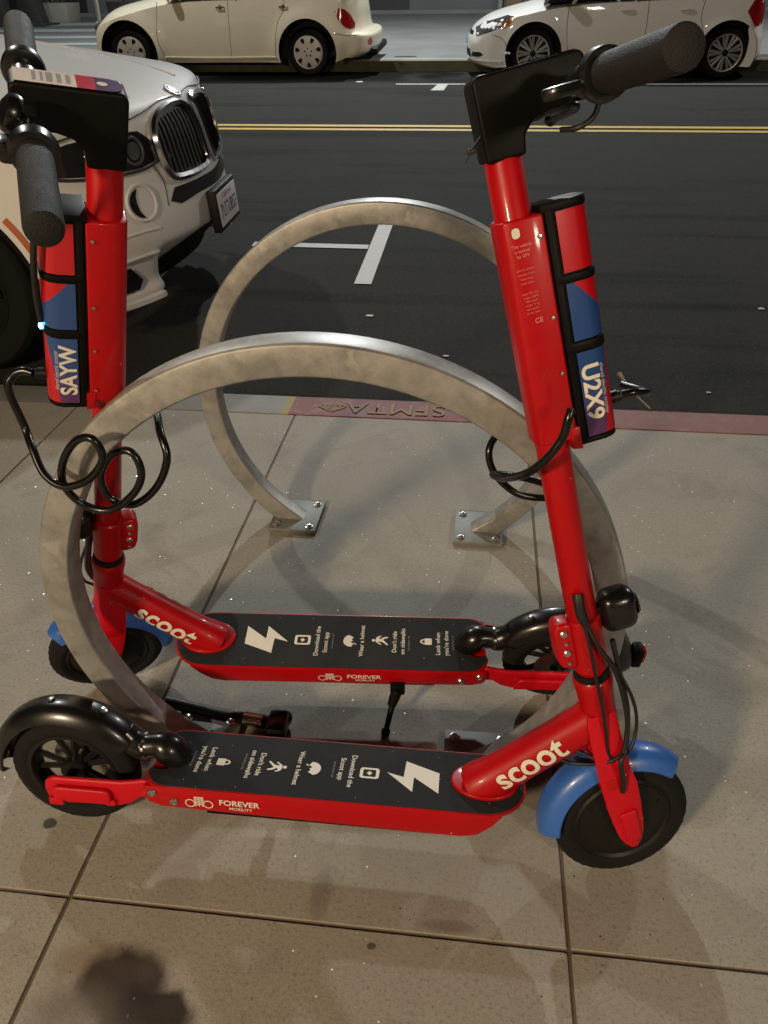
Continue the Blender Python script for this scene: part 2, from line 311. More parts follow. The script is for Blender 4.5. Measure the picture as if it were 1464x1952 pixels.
def tag(o,label=None,cat=None,group=None,kind=None):
    for k,v in (('label',label),('category',cat),('group',group),('kind',kind)):
        if v: o[k]=v
    return o
def empty(name,loc,rot=(0,0,0)):
    o=bpy.data.objects.new(name,None); COL.objects.link(o); o.location=loc; o.rotation_euler=rot; o.empty_display_size=.1; return o
def catmull(P,n=6,closed=False):
    P=[Vector(p) for p in P]; out=[]; L=len(P); rng=range(L if closed else L-1)
    for i in rng:
        g=(lambda k:P[k%L]) if closed else (lambda k:P[min(max(k,0),L-1)])
        a,b,c,d=g(i-1),g(i),g(i+1),g(i+2)
        for j in range(n):
            t=j/n; out.append(.5*((2*b)+(c-a)*t+(2*a-5*b+4*c-d)*t*t+(3*b-a-3*c+d)*t**3))
    if not closed: out.append(P[-1])
    return out
def tube(mb,P,r,seg=12,mi=0,closed=False,cap=True,up=None,prof=None):
    """sweep; r float/list ; prof optional list of (a,b) unit profile"""
    P=[Vector(p) for p in P]; n=len(P)
    rr=r if isinstance(r,(list,tuple)) else [r]*n
    if prof is None: prof=[(math.cos(2*PI*k/seg),math.sin(2*PI*k/seg)) for k in range(seg)]
    s=len(prof); vs=[]; fs=[]
    def tan(i):
        if closed: return (P[(i+1)%n]-P[i-1]).normalized()
        return (P[min(i+1,n-1)]-P[max(i-1,0)]).normalized()
    t=tan(0); u=Vector(up) if up else (Vector((0,0,1)) if abs(t.z)<.9 else Vector((1,0,0)))
    u=(u-t*u.dot(t)).normalized()
    for i in range(n):
        t=tan(i); u=(u-t*u.dot(t)).normalized(); w_=t.cross(u)
        for a,b in prof: vs.append(P[i]+u*a*rr[i]+w_*b*rr[i])
    for i in range(n if closed else n-1):
        for k in range(s):
            j=(i+1)%n; fs.append((i*s+k,i*s+(k+1)%s,j*s+(k+1)%s,j*s+k))
    if cap and not closed: fs.append(tuple(range(s))); fs.append(tuple((n-1)*s+k for k in range(s)))
    mb.add(vs,fs,mi); return mb
def lathe(mb,prof,origin,axis,seg=32,mi=0,T=None,cap=True):
    """prof list of (radius, along)"""
    o=Vector(origin); a=Vector(axis).normalized(); u=a.orthogonal().normalized(); w_=a.cross(u); vs=[];fs=[]; n=len(prof)
    for r,h in prof:
        for k in range(seg):
            an=2*PI*k/seg; vs.append(o+a*h+(u*math.cos(an)+w_*math.sin(an))*max(r,1e-5))
    for i in range(n-1):
        for k in range(seg): fs.append((i*seg+k,i*seg+(k+1)%seg,(i+1)*seg+(k+1)%seg,(i+1)*seg+k))
    if cap:
        fs.append(tuple(range(seg))); fs.append(tuple((n-1)*seg+k for k in range(seg)))
    mb.add(vs,fs,mi,T); return mb
def bmadd(mb,bm,mi=0,T=None):
    bm.verts.index_update(); mb.add([tuple(v.co) for v in bm.verts],[tuple(v.index for v in f.verts) for f in bm.faces],mi,T); bm.free()
def box(mb,c,s,mi=0,T=None,bev=0,seg=2):
    bm=bmesh.new(); bmesh.ops.create_cube(bm,size=1)
    for v in bm.verts: v.co=Vector((v.co.x*s[0]+c[0],v.co.y*s[1]+c[1],v.co.z*s[2]+c[2]))
    if bev: bmesh.ops.bevel(bm,geom=bm.edges[:],offset=bev,segments=seg,affect='EDGES',profile=.5)
    bmadd(mb,bm,mi,T); return mb
def prism(mb,poly,h0,h1,mi=0,T=None,bev=0,seg=2,axes=(0,1,2)):
    """poly in plane axes[0],axes[1], extruded along axes[2]"""
    bm=bmesh.new()
    def mk(p,h):
        c=[0,0,0]; c[axes[0]]=p[0]; c[axes[1]]=p[1]; c[axes[2]]=h; return bm.verts.new(c)
    a=[mk(p,h0) for p in poly]; b=[mk(p,h1) for p in poly]; n=len(poly)
    bm.faces.new(a); bm.faces.new(b[::-1])
    for i in range(n): bm.faces.new((a[i],a[(i+1)%n],b[(i+1)%n],b[i]))
    bmesh.ops.recalc_face_normals(bm,faces=bm.faces)
    if bev:
        es=[e for e in bm.edges if e.calc_face_angle(0)>R(25)]
        bmesh.ops.bevel(bm,geom=es,offset=bev,segments=seg,affect='EDGES',profile=.5,clamp_overlap=True)
    bmadd(mb,bm,mi,T); return mb
_tc={}
def text2d(s,size=1,bold=.0,shear=0,sx=1):
    """flat triangulated text centred on origin: (verts2d, faces)"""
    key=(s,bold)
    if key not in _tc:
        c=bpy.data.curves.new('t','FONT'); c.body=s; c.size=1; c.offset=bold; c.align_x='CENTER'; c.align_y='CENTER'; c.resolution_u=4
        o=bpy.data.objects.new('t',c); COL.objects.link(o); bpy.context.view_layer.update()
        me=bpy.data.meshes.new_from_object(o.evaluated_get(bpy.context.evaluated_depsgraph_get()))
        _tc[key]=([(v.co.x,v.co.y) for v in me.vertices],[tuple(p.vertices) for p in me.polygons])
        bpy.data.objects.remove(o); bpy.data.curves.remove(c); bpy.data.meshes.remove(me)
    vs,fs=_tc[key]
    return [((x*sx+y*shear)*size,y*size) for x,y in vs],fs
def text(mb,s,size,fn,bold=0,mi=0,sx=1,shear=0):
    vs,fs=text2d(s,size,bold,shear,sx); mb.add([fn(x,y) for x,y in vs],fs,mi)
def flat(mb,poly,fn,mi=0,step=None):
    """triangulated polygon with inner grid points, mapped through fn(u,v)->xyz"""
    pts=[Vector(p) for p in poly]; n=len(pts)
    if step:
        q=[]
        for i in range(n):
            a,b=pts[i],pts[(i+1)%n]; k=max(1,int((b-a).length/step))
            q+=[a+(b-a)*j/k for j in range(k)]
        pts=q; n=len(pts)
        x0=min(p.x for p in pts);x1=max(p.x for p in pts);y0=min(p.y for p in pts);y1=max(p.y for p in pts)
        inner=[]; nx=int((x1-x0)/step); ny=int((y1-y0)/step)
        for i in range(1,nx+1):
            for j in range(1,ny+1):
                p=Vector((x0+(i-.5)*(x1-x0)/max(1,nx),y0+(j-.5)*(y1-y0)/max(1,ny)))
                if min((p-a).length for a in pts)>step*.45: inner.append(p)
    else: inner=[]
    vs,_,fs,*_=geometry.delaunay_2d_cdt(pts+inner,[],[list(range(n))],1,1e-6)
    mb.add([fn(p.x,p.y) for p in vs],[tuple(f) for f in fs],mi)
def ell(cx,cy,rx,ry,n=24,a0=0,a1=2*PI): return [(cx+rx*math.cos(a0+(a1-a0)*k/n),cy+ry*math.sin(a0+(a1-a0)*k/n)) for k in range(n if abs(a1-a0-2*PI)<1e-6 else n+1)]
def rrect(x0,y0,x1,y1,r,n=4):
    out=[]
    for cx,cy,a in ((x1-r,y1-r,0),(x0+r,y1-r,PI/2),(x0+r,y0+r,PI),(x1-r,y0+r,1.5*PI)):
        for k in range(n+1): an=a+PI/2*k/n; out.append((cx+r*math.cos(an),cy+r*math.sin(an)))
    return out
exec_order=[]

# ================================================================== SETTING
RS=.057; RZ0=-.13; RY0=2.67
def roadz(y): return RZ0+RS*(y-RY0)
def grid_sheet(name,x0,x1,y0,y1,zf,mat,nx=2,ny=2):
    mb=MB(); vs=[(x0+(x1-x0)*i/nx,y0+(y1-y0)*j/ny,zf(y0+(y1-y0)*j/ny)) for j in range(ny+1) for i in range(nx+1)]
    fs=[(j*(nx+1)+i,j*(nx+1)+i+1,(j+1)*(nx+1)+i+1,(j+1)*(nx+1)+i) for j in range(ny) for i in range(nx)]
    return tag(mb.add(vs,fs).build(name,mat),kind='structure')
# sidewalk with tooled joints (real grooves)
def sidewalk():
    xs=[];ys=[]
    def cuts(lst,c,w=.0022): lst+=[(c-w-.0022,0),(c-w,-.0032),(c+w,-.0032),(c+w+.0022,0)]
    for k in range(-28,30): cuts(xs,-1.4489+.8277*k)
    for c in (-6.3,-4.6,-2.92,-1.13,.6715): cuts(ys,c)
    xs=[(-60,0)]+xs+[(60,0)]; ys=[(-60,0)]+ys+[(2.4955,0),(2.499,-.004),(2.5025,-.004)]
    vs=[(x,y,min(zx,zy)) for y,zy in ys for x,zx in xs]; nx=len(xs)
    fs=[(j*nx+i,j*nx+i+1,(j+1)*nx+i+1,(j+1)*nx+i) for j in range(len(ys)-1) for i in range(nx-1)]
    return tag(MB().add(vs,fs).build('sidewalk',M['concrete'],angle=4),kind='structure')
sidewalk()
# kerb stone
mb=MB(); prof=[(2.503,-.3),(2.503,-.002),(2.505,0),(2.652,0),(2.662,-.004),(2.6665,-.014),(2.672,-.3)]
xs=[-60,-8,-3,-1,0,1,3,8,60]
vs=[(x,y,z) for x in xs for y,z in prof]; k=len(prof)
fs=[(i*k+j,i*k+j+1,(i+1)*k+j+1,(i+1)*k+j) for i in range(len(xs)-1) for j in range(k-1)]
kerb=tag(mb.add(vs,fs).build('kerb',M['kerb']),kind='structure')
grid_sheet('road',-60,60,2.66,12.33,roadz,M['asphalt'],8,4)
# far side kerb + plaza
mb=MB(); z0=roadz(12.3)
prof=[(12.28,z0-.25),(12.285,z0+.13),(12.30,z0+.148),(12.46,z0+.152),(12.47,z0-.2)]; k=len(prof)
vs=[(x,y,z) for x in xs for y,z in prof]; fs=[(i*k+j,i*k+j+1,(i+1)*k+j+1,(i+1)*k+j) for i in range(len(xs)-1) for j in range(k-1)]
mb.add(vs,fs,0); mb.m=[1 if (i%(k-1)) in (1,2) else 0 for i in range(len(fs))]
tag(mb.build('far_kerb',[M['farkerb'],M['kerbtop']]),kind='structure')
PZ=z0+.15
def plz(y): return PZ+.022*(y-12.46)
grid_sheet('far_plaza',-60,60,12.462,120,plz,M['farpave'],6,6)
# road paint
def road_poly(name,poly,mat,dz=.005):
    mb=MB(); flat(mb,poly,lambda x,y:(x,y,roadz(y)+dz),step=.5); return tag(mb.build(name,mat),kind='structure')
mb=MB()
for y0,y1 in ((8.285,8.375),(8.465,8.56)): flat(mb,[(-59,y0),(59,y0),(59,y1),(-59,y1)],lambda x,y:(x,y,roadz(y)+.005),step=4)
tag(mb.build('centre_line',M['yellow']),kind='structure')
road_poly('parking_mark',[(-.655,4.19),(-.56,4.19),(-.552,5.62),(-.645,5.62)],M['whitepaint'])
road_poly('parking_mark',[(-1.38,4.785),(-.657,4.775),(-.657,4.85),(-1.38,4.865)],M['whitepaint'])
road_poly('parking_mark',[(-1.13,11.13),(9,11.13),(9,11.20),(-1.13,11.20)],M['whitepaint'])
road_poly('parking_mark',[(-.66,10.68),(-.50,10.68),(-.47,11.128),(-.60,11.128)],M['whitepaint'])
# drain slots by the far kerb, crossing stripes on the plaza
mb=MB(); box(mb,(.55,12.75,plz(12.75)+.006),(1.5,.16,.012),0); tag(mb.build('drain_grate',M['walldark']),'long dark drain grate set in the far pavement in front of the white hatchback','drain')
mb=MB(); flat(mb,ell(-1.15,12.72,.17,.06),lambda x,y:(x,y,plz(y)+.005)); tag(mb.build('manhole_cover',M['walldark']),'small dark round cover in the far pavement behind the cream car bumper','manhole cover')
mb=MB()
for i,(ya,yb) in enumerate(((15.2,15.8),(17.0,17.8),(19.2,20.3),(21.8,23.2))):
    flat(mb,[(-22,ya),(-6.6-.25*i,ya),(-7.0-.3*i,yb),(-22,yb)],lambda x,y:(x,y,plz(y)+.006),step=4)
tag(mb.build('crossing_stripes',M['stripe']),kind='structure')
# SFMTA stencil on the kerb: reads from the street
mb=MB()
def kfn(cx,cy,sx=1): return lambda x,y:(cx-x,cy-y,.0035)
text(mb,'SFMTA',.125,kfn(-.262,2.580),bold=.0,sx=1.0)
for a in range(4):
    for rr in (.046,.030,.014):
        c=[(math.cos(a*PI/2+PI/4*0)*rr*1.15,math.sin(a*PI/2)*rr*.9),(math.cos((a+1)*PI/2)*rr*1.15,math.sin((a+1)*PI/2)*rr*.9)]
        p,q=Vector(c[0]),Vector(c[1]); d=(q-p).normalized(); nn=Vector((-d.y,d.x))*.0035; q=p+(q-p)*.86
        flat(mb,[p-nn,q-nn,q+nn,p+nn],kfn(-.497,2.580))
flat(mb,ell(0,0,.006,.012,8),kfn(-.02,2.57)); flat(mb,[(-.02,-.01),(.0,-.012),(.0,-.006),(-.02,-.004)],kfn(0.0,2.565))
o=mb.build('kerb_lettering',M['stencil'],angle=180); o.parent=kerb

# ================================================================== CIRCLE RACKS
def rack(name,xc,yc,zc,Ro,yaw,label):
    root=empty(name,(xc,yc,0),(0,0,yaw)); tag(root,label,'bike rack','round bike racks on the sidewalk')
    hw=.0254; Rc=Ro-hw; zp=.013
    a0=-math.asin((zc-zp)/Rc)
    rc=.006; prof=[]
    for cx,cy,a in ((1,1,0),(-1,1,90),(-1,-1,180),(1,-1,270)):
        for k in range(4):
            an=R(a+30*k); prof.append((cx*(hw-rc)+rc*math.cos(an),cy*(hw-rc)+rc*math.sin(an)))
    n=96; mb=MB(); vs=[]; s=len(prof)
    span=PI-2*a0
    for i in range(n+1):
        an=a0+span*i/n; ca,sa=math.cos(an),math.sin(an)
        for a,b in prof:
            r=Rc+a; z=zc+r*sa; vs.append((r*ca,b,z))
    # flatten the cut ends on the plate
    for i in (0,n):
        an=a0+span*i/n
        for k in range(s):
            v=Vector(vs[i*s+k]); t=Vector((-math.sin(an),0,math.cos(an))); d=(zp-.002-v.z)/t.z; vs[i*s+k]=tuple(v+t*d)
    fs=[(i*s+k,i*s+(k+1)%s,(i+1)*s+(k+1)%s,(i+1)*s+k) for i in range(n) for k in range(s)]
    mb.add(vs,fs).build('hoop',M['galv'],root,30)
    xf=Rc*math.cos(a0)
    for sg in (-1,1):
        px=sg*(xf-.012*0)
        pm=MB(); box(pm,(px*.93,0,.0068),(.135,.155,.0125),0,bev=.0012); pl=pm.build('base_plate',M['galvp'],root)
        for bx,by in ((.045,-.055),(-.045,.055),(.045,.055),(-.045,-.055)):
            bm_=MB(); lathe(bm_,[(.0115,0),(.0115,.002),(.008,.003),(.007,.007),(.004,.0088),(0,.009)],(px*.93+bx*1.05,by*1.05,.013),(0,0,1),16)
            bm_.build('bolt',M['steel'],pl)
    return root
rack('circle_bike_rack',-.2182,1.006,.3766,.4953,.0146,'nearer galvanised steel hoop rack, with the cables looped around it beside the two scooters')
rack('circle_bike_rack',-.2123,1.8315,.3889,.4948,-.022,'farther galvanised steel hoop rack standing just behind the kerb, both base plates visible')
# ================================================================== SCOOTERS
WB=.9475; WR=.1152; TH=.2547; OFF=.0043
def scooter(x,y,yaw,lean,st,near,label,code,lift=0):
    """local frame: x forward, y left, z up, rear contact at origin. near=-1 when its right side faces the camera"""
    root=empty('electric_scooter',(0,0,0)); tag(root,label,'electric scooter','red rental scooters locked at the racks')
    root.matrix_world=Matrix.Translation((x,y,lift))@Matrix.Rotation(yaw,4,'Z')@Matrix.Rotation(-lean,4,'X')
    f=Vector((math.cos(TH),0,math.sin(TH))); ax=Vector((-math.sin(TH),0,math.cos(TH)))
    A=Vector((WB,0,WR))-OFF*f; yv=Vector((0,1,0))
    F=f*math.cos(st)+yv*math.sin(st); L=-f*math.sin(st)+yv*math.cos(st)
    def sp(fw,la,t): return A+ax*t+F*fw+L*la
    TS=Matrix(((F.x,L.x,ax.x,A.x),(F.y,L.y,ax.y,A.y),(F.z,L.z,ax.z,A.z),(0,0,0,1)))
    # TS maps (fwd,lat,t)
    # ---------------- deck
    hw=.0695; zt=.1535
    def outline(ins=0,rearx=.148):
        p=[]
        a=hw-ins
        # front: rounded nose
        for k in range(0,19):
            an=-PI/2+PI*k/18; p.append((.712+(.079-ins)*max(0,math.cos(an))**.8,a*math.sin(an)))
        # rear left corner, with notch
        r=.038; rx=rearx+ins
        for k in range(6): an=PI/2+PI/2*k/5; p.append((rx+r+r*math.cos(an),a-r+r*math.sin(an)))
        nr=.030+ins*.6
        for k in range(9): an=PI/2-PI*k/8; p.append((rx+.020+nr*1.0*math.cos(an)+0*an,nr*math.sin(an)))
        for k in range(6): an=PI+PI/2*k/5; p.append((rx+r+r*math.cos(an),-a+r+r*math.sin(an)))
        return p
    mb=MB(); prism(mb,outline(),.1495,.1545,bev=.0015)
    # lower tray: side profile swept across, chamfered nose
    sprof=[(.152,.150),(.150,.128),(.158,.113),(.18,.105),(.686,.098),(.712,.104),(.735,.125),(.752,.150)]
    prism(mb,sprof,-hw+.0035,hw-.0035,axes=(0,2,1),bev=.004)
    deck=mb.build('deck',M['red'],root)
    mb=MB(); prism(mb,outline(.0035),.1535,.1558,bev=.0006,seg=1); mat=mb.build('grip_mat',M['grip'],root)
    mb=MB(); box(mb,(.455,0,.0955),(.40,.118,.008),bev=.002); mb.build('underplate',M['black'],deck)
    # printing on the mat (text runs from the left edge to the right edge, tops towards the front)
    zp=.1562
    def dk(cx,cy): return lambda u,v:(cx+v,cy-u,zp)
    mb=MB()
    bolt=[(.588,.034),(.646,.012),(.646,-.033),(.6035,-.0015),(.6025,-.034),(.557,.005),(.586,-.003)]
    flat(mb,bolt,lambda u,v:(u,v,zp)); mb.build('lightning_bolt',M['print'],mat,180); mb=MB()
    text(mb,'Download the',.0128,dk(.497,.001),.012,sx=1.0); text(mb,'Scoot app',.0128,dk(.479,.004),.012)
    text(mb,'Wear a helmet',.0128,dk(.405,-.002),.012)
    text(mb,"Don't ride",.0128,dk(.338,-.001),.012); text(mb,'on sidewalks',.0128,dk(.321,-.003),.012)
    text(mb,'Lock when',.0128,dk(.249,.001),.012); text(mb,"you're done",.0128,dk(.232,-.001),.012)
    mb.build('instruction_lettering',M['print'],mat,180); mb=MB()
    def fl(poly,z=0): flat(mb,poly,lambda u,v:(u,v,zp+z))
    # phone icon
    o_=rrect(.511,-.0125,.544,.0115,.005); i_=rrect(.5165,-.0085,.5385,.0075,.002)
    vs=[(a,b,zp) for a,b in o_]+[(a,b,zp) for a,b in i_]; n=len(o_)
    mb.add(vs,[(k,(k+1)%n,n+(k+1)%n,n+k) for k in range(n)])
    fl([(.5225,-.0005),(.5275,.0045),(.5325,-.0005),(.5275,-.0055)])
    mb.build('phone_icon',M['print'],mat,180); mb=MB()
    # helmet
    fl([(.422,.006)]+ell(.428,-.001,.0155,.015,14,R(95),R(-75))+[(.4225,-.0095),(.4265,-.005),(.4235,-.0015),(.428,.001),(.425,.005)])
    fl([(.4175,.009),(.4215,.006),(.4215,.0035),(.4165,.0065)])
    mb.build('helmet_icon',M['print'],mat,180); mb=MB()
    fl(ell(.3815,-.0035,.0034,.0034,12))
    fl([(.377,-.0075),(.377,.000),(.371,.0045),(.3665,.0075),(.365,.0055),(.370,.002),(.3725,-.0005),(.3655,-.0005),(.3605,.002),(.3535,.0085),(.351,.0065),(.358,-.001),(.362,-.006),(.3575,-.0085),(.3515,-.0105),(.353,-.0135),(.3615,-.0115),(.3675,-.0065),(.371,-.0105),(.3655,-.0135),(.367,-.0158),(.3745,-.0125)])
    mb.build('walker_icon',M['print'],mat,180); mb=MB()
    fl(rrect(.262,-.0115,.2765,.0045,.0015))
    vs=[];n=10
    for k in range(n+1):
        an=-PI/2+PI*k/n; vs+= [(.2765+.0095*math.cos(an),-.0035+.0062*math.sin(an),zp),(.2765+.0060*math.cos(an),-.0035+.0034*math.sin(an),zp)]
    mb.add(vs,[(2*k,2*k+1,2*k+3,2*k+2) for k in range(n)])
    mb.build('padlock_icon',M['print'],mat,180)
    mb=MB()
    for cx,cy in ((.4655,.001),(.309,.002),(.219,-.001)): text(mb,'shared electric ride',.0056,dk(cx,cy),0,sx=.85)
    mb.build('small_print',M['smallprint'],mat,180)
    # side lettering
    mb=MB()
    for sd in (-1,1):
        yy=sd*(hw-.0035+.0009)
        org=(.247 if sd<0 else .467); 
        def sfn(cx,cz): return lambda u,v:(cx-sd*u,yy,cz+v)
        cx=org; cz=.124
        for e in (-1,1):
            o1=ell(e*.0155,-.003,.0088,.0088,20); i1=ell(e*.0155,-.003,.0070,.0070,20)
            vs=[sfn(cx,cz)(*p) for p in o1+i1]; mb.add(vs,[(k,(k+1)%20,20+(k+1)%20,20+k) for k in range(20)])
        for row in (-.006,-.001,.004,.009): flat(mb,[(-.0085,row),(.0085,row+.001),(.0085,row+.0035),(-.0085,row+.0025)],sfn(cx,cz))
        for col in (-.006,.0,.006): flat(mb,[(col-.001,-.009),(col+.001,-.009),(col+.001,.013),(col-.001,.013)],sfn(cx,cz))
        dx=-sd*.069
        text(mb,'FOREVER',.0165,sfn(cx+dx,.1275),.02,sx=1.02); text(mb,'MOBILITY',.0083,sfn(cx+dx*1.03,.1155),.01,sx=1.1)
    mb.build('side_lettering',M['print'],deck,180)
    for sd in (-1,1):
        for bx,bz in ((.1665,.137),(.203,.121)):
            mb=MB(); yb=sd*(hw-.0035)
            lathe(mb,[(.0078,0),(.0078,.002),(.0062,.0042),(.004,.0046),(.0035,.003),(0,.003)],(bx,yb,bz),(0,sd,0),20); mb.build('bolt',M['steel'],deck)
    # ---------------- neck tube from deck to steering head
    p0=Vector((.712,0,.150)); p1=Vector((.893,0,.322)); d=(p1-p0).normalized()
    P=[p0+d*s_ for s_ in (-.004,.004,.010,.018,.026,.038,.06,.1,.15,.19,.215,.235,.25)]
    rr=[.040,.040,.0395,.0385,.0372,.0350,.0335,.0325,.032,.032,.032,.033,.033]
    fm=MB(); prism(fm,ell(.722,0,.056,.040,36),.1545,.1625,bev=.003,seg=3); fm.build('neck_flange',M['red'],root,50)
    mb=MB(); 
    # elliptical foot: squash against deck
    vs0=len(mb.v); tube(mb,P,rr,36)
    mb.v=[(a,b*.93,max(c,.1560)) for a,b,c in mb.v]
    neck=mb.build('neck_tube',M['red'],root,50)
    mb=MB()
    nrm=Vector((-d.z,0,d.x))
    def wrap(cx,sd):
        def g(u,v):
            # v up around the tube from the side; u along
            s_=cx+(u if sd<0 else -u); a=(v+.007)/.034; q=p0+d*s_+ (Vector((0,sd*.93,0))*math.cos(a)+nrm*math.sin(a))*.0346
            return tuple(q)
        return g
    for sd in (-1,1): text(mb,'scoot',.058,wrap(.112,sd),.022,sx=1.0)
    mb.build('neck_lettering',M['print'],neck,180)
    # ---------------- head tube (fixed frame) around the steering axis
    def ap(t,fw=0): return A+ax*t+f*fw
    mb=MB(); lathe(mb,[(.020,.118),(.0285,.12),(.0295,.135),(.028,.16),(.0275,.25),(.0285,.268),(.0300,.276),(.0300,.288),(.027,.292)],A,ax,36)
    mb.build('head_tube',M['red'],root,50)
    mb=MB(); lathe(mb,[(.0262,.290),(.0275,.292),(.0275,.300),(.0255,.302)],A,ax,32); mb.build('headset_ring',M['rubber'],root)
    # ---------------- fork
    fork=MB()
    lathe(fork,[(.024,.075),(.029,.08),(.029,.118),(.022,.119)],(0,0,0),(0,0,1),28)
    prism(fork,[(-.026,.085),(.022,.085),(.024,.128),(-.026,.128)],-.047,.047,axes=(0,2,1),bev=.010,seg=3)
    fork=fork.build('fork',M['red'],root,40,T=TS)
    for sd in (-1,1):
        leg=MB(); st_=[(.232,.020,-.024,.018),(.215,.0225,-.027,.020),(.185,.0275,-.028,.021),(.155,.033,-.028,.022),(.125,.0385,-.028,.025),(.100,.0405,-.027,.030),(.06,.041,-.024,.031),(.02,.041,-.018,.030),(-.005,.041,-.013,.028),(-.022,.041,-.006,.023),(-.031,.041,.002,.015)]
        vs=[]; 
        for t_,la,f0,f1 in st_:
            for u,v in ((-1,-.5),(-1,.5),(-.72,1),(.72,1),(1,.5),(1,-.5),(.72,-1),(-.72,-1)):
                vs.append(((f0+f1)/2+u*(f1-f0)/2,sd*la+v*.0065,t_))
        n_=len(st_); leg.add(vs,[(i*8+k,i*8+(k+1)%8,(i+1)*8+(k+1)%8,(i+1)*8+k) for i in range(n_-1) for k in range(8)]+[tuple(range(8)),tuple((n_-1)*8+k for k in range(8))])
        leg=leg.build('fork_leg',M['redmatte'],root,40,T=TS)
        cv=MB(); prism(cv,[(-.008,.048),(.020,.052),(.022,-.006),(.012,-.020),(-.003,-.014)],sd*.045,sd*.053,axes=(0,2,1),bev=.004,seg=3)
        cv.build('axle_cover',M['redmatte'],leg,40,T=TS)
    # ---------------- wheels
    def wheel(name,T,front):
        w=empty(name,(0,0,0)); w.parent=root
        mb=MB(); R0=WR; hwid=.0235
        prof=[]
        for a in range(-90,91,15):
            sn=math.sin(R(a)); prof.append((R0-.022*abs(sn)**3.2, hwid*(abs(sn)**.8)*(1 if sn>0 else -1)))
        prof=[(R0-.034,-.017)]+prof+[(R0-.034,.017)]
        seg=72; vs=[];fs=[]; n=len(prof)
        for k in range(seg):
            an=2*PI*k/seg
            for j,(r,h) in enumerate(prof):
                if 3<=j<=n-4: r-=.0012*((k+j)%2)      # tread blocks
                vs.append((r*math.cos(an),h,r*math.sin(an)))
        fs=[(k*n+j,k*n+j+1,((k+1)%seg)*n+j+1,((k+1)%seg)*n+j) for k in range(seg) for j in range(n-1)]
        mb.add(vs,fs).build('tyre',M['rubber'],w,50,T=T)
        mb=MB()
        if front:
            lathe(mb,[(.081,-.014),(.083,-.018),(.079,-.021),(.074,-.0175),(.060,-.020),(.052,-.0235),(.020,-.025),(.018,-.031),(0,-.031)],(0,0,0),(0,1,0),56,cap=False)
            lathe(mb,[(.081,.014),(.083,.018),(.079,.021),(.074,.0175),(.060,.020),(.052,.0235),(.020,.025),(.018,.031),(0,.031)],(0,0,0),(0,1,0),56,cap=False)
            lathe(mb,[(.0815,-.015),(.0815,.015)],(0,0,0),(0,1,0),56,cap=False)
            for sd in (-1,1):
                for k in range(6):
                    an=PI*k/3+.3; lathe(mb,[(.003,0),(.003,.0015),(0,.0018)],(.067*math.cos(an),sd*.0185,.067*math.sin(an)),(0,sd,0),8)
            mb.build('hub_motor',M['hub'],w,35,T=T)
        else:
            lathe(mb,[(.083,-.016),(.083,-.019),(.076,-.019),(.072,-.013),(.072,.013),(.076,.019),(.083,.019),(.083,.016)],(0,0,0),(0,1,0),56,cap=False)
            lathe(mb,[(.022,-.018),(.024,-.015),(.024,.015),(.022,.018)],(0,0,0),(0,1,0),28)
            for k in range(5):
                an=2*PI*k/5+.5; u=Vector((math.cos(an),0,math.sin(an))); v=Vector((-u.z,0,u.x))
                for s_ in (-1,1): 
                    q=u*.073+v*.017*s_
                    tube(mb,[u*.020+v*.004*s_,q],.0055,6)
            mb.build('rim',M['hub'],w,35,T=T)
            mb=MB(); sd=1
            lathe(mb,[(.020,0),(.052,0),(.052,.002),(.020,.002)],(0,.0205,0),(0,1,0),40,cap=False); mb.build('brake_disc',M['steel'],w,35,T=T)
    Tf=TS@Matrix.Translation((OFF,0,0)); wheel('front_wheel',Tf,True)
    wheel('rear_wheel',Matrix.Translation((0,0,WR)),False)
    # ---------------- fenders
    def fender(name,cr,r,a0,a1,hwid,mat,T,flare=0):
        mb=MB(); n=40; prof=[]
        for k in range(13):
            sn=math.sin(R(-90+180*k/12)); prof.append((r-.026*abs(sn)**3,hwid*abs(sn)**.85*(1 if sn>0 else -1)))
        inner=[(a-.0028,b*.93) for a,b in prof][::-1]; prof=prof+inner; s=len(prof); vs=[]
        for i in range(n+1):
            an=R(a0+(a1-a0)*i/n); e=min(i,n-i)/n; k_=1-.55*max(0,1-e/.035)**2
            for rr_,h in prof: 
                vs.append(((rr_)*math.cos(an)+cr[0],h*k_,(rr_)*math.sin(an)+cr[1]))
        fs=[(i*s+k,i*s+(k+1)%s,(i+1)*s+(k+1)%s,(i+1)*s+k) for i in range(n) for k in range(s)]+[tuple(range(s)),tuple(n*s+k for k in range(s))]
        return mb.add(vs,fs).build(name,mat,root,40,T=T)
    fender('front_fender',(0,0),.139,36,176,.032,M['blue'],Tf@Matrix.Rotation(0,4,'Y'))
    rf=fender('rear_fender',(0,WR),.148,30,183,.034,M['gloss'],Matrix.Identity(4))
    for an in (62,98):
        mb=MB(); c=Vector((.149*math.cos(R(an)),0,WR+.149*math.sin(R(an)))); lathe(mb,[(.006,0),(.006,.003),(.003,.004)],c,c-Vector((0,0,WR)),12); mb.build('screw',M['steel'],rf)
    # tail light
    mb=MB(); box(mb,(-.155,0,.135),(.022,.034,.05),bev=.006); tl=mb.build('tail_light',M['black'],root)
    mb=MB(); box(mb,(-.167,0,.140),(.008,.026,.034),bev=.003); mb.build('reflector',M['reflred'],tl)
    # fender bracket: bulging glossy clamp
    mb=MB(); tube(mb,catmull([(.192,0,.150),(.182,0,.168),(.163,0,.180),(.145,0,.178),(.128,0,.176),(.112,0,.188),(.100,0,.205)],5),
        [.0265*a for a in (1,1,1,1,1,1.03,1.06,1.06,1.04,1.0,.93,.84,.80,.80,.80,.80,.80,.84,.9,.92,.92,.92,.92,.90,.88,.85,.82,.8,.78,.76,.74)],20)
    mb.build('fender_bracket',M['gloss'],root,60)
    mb=MB()
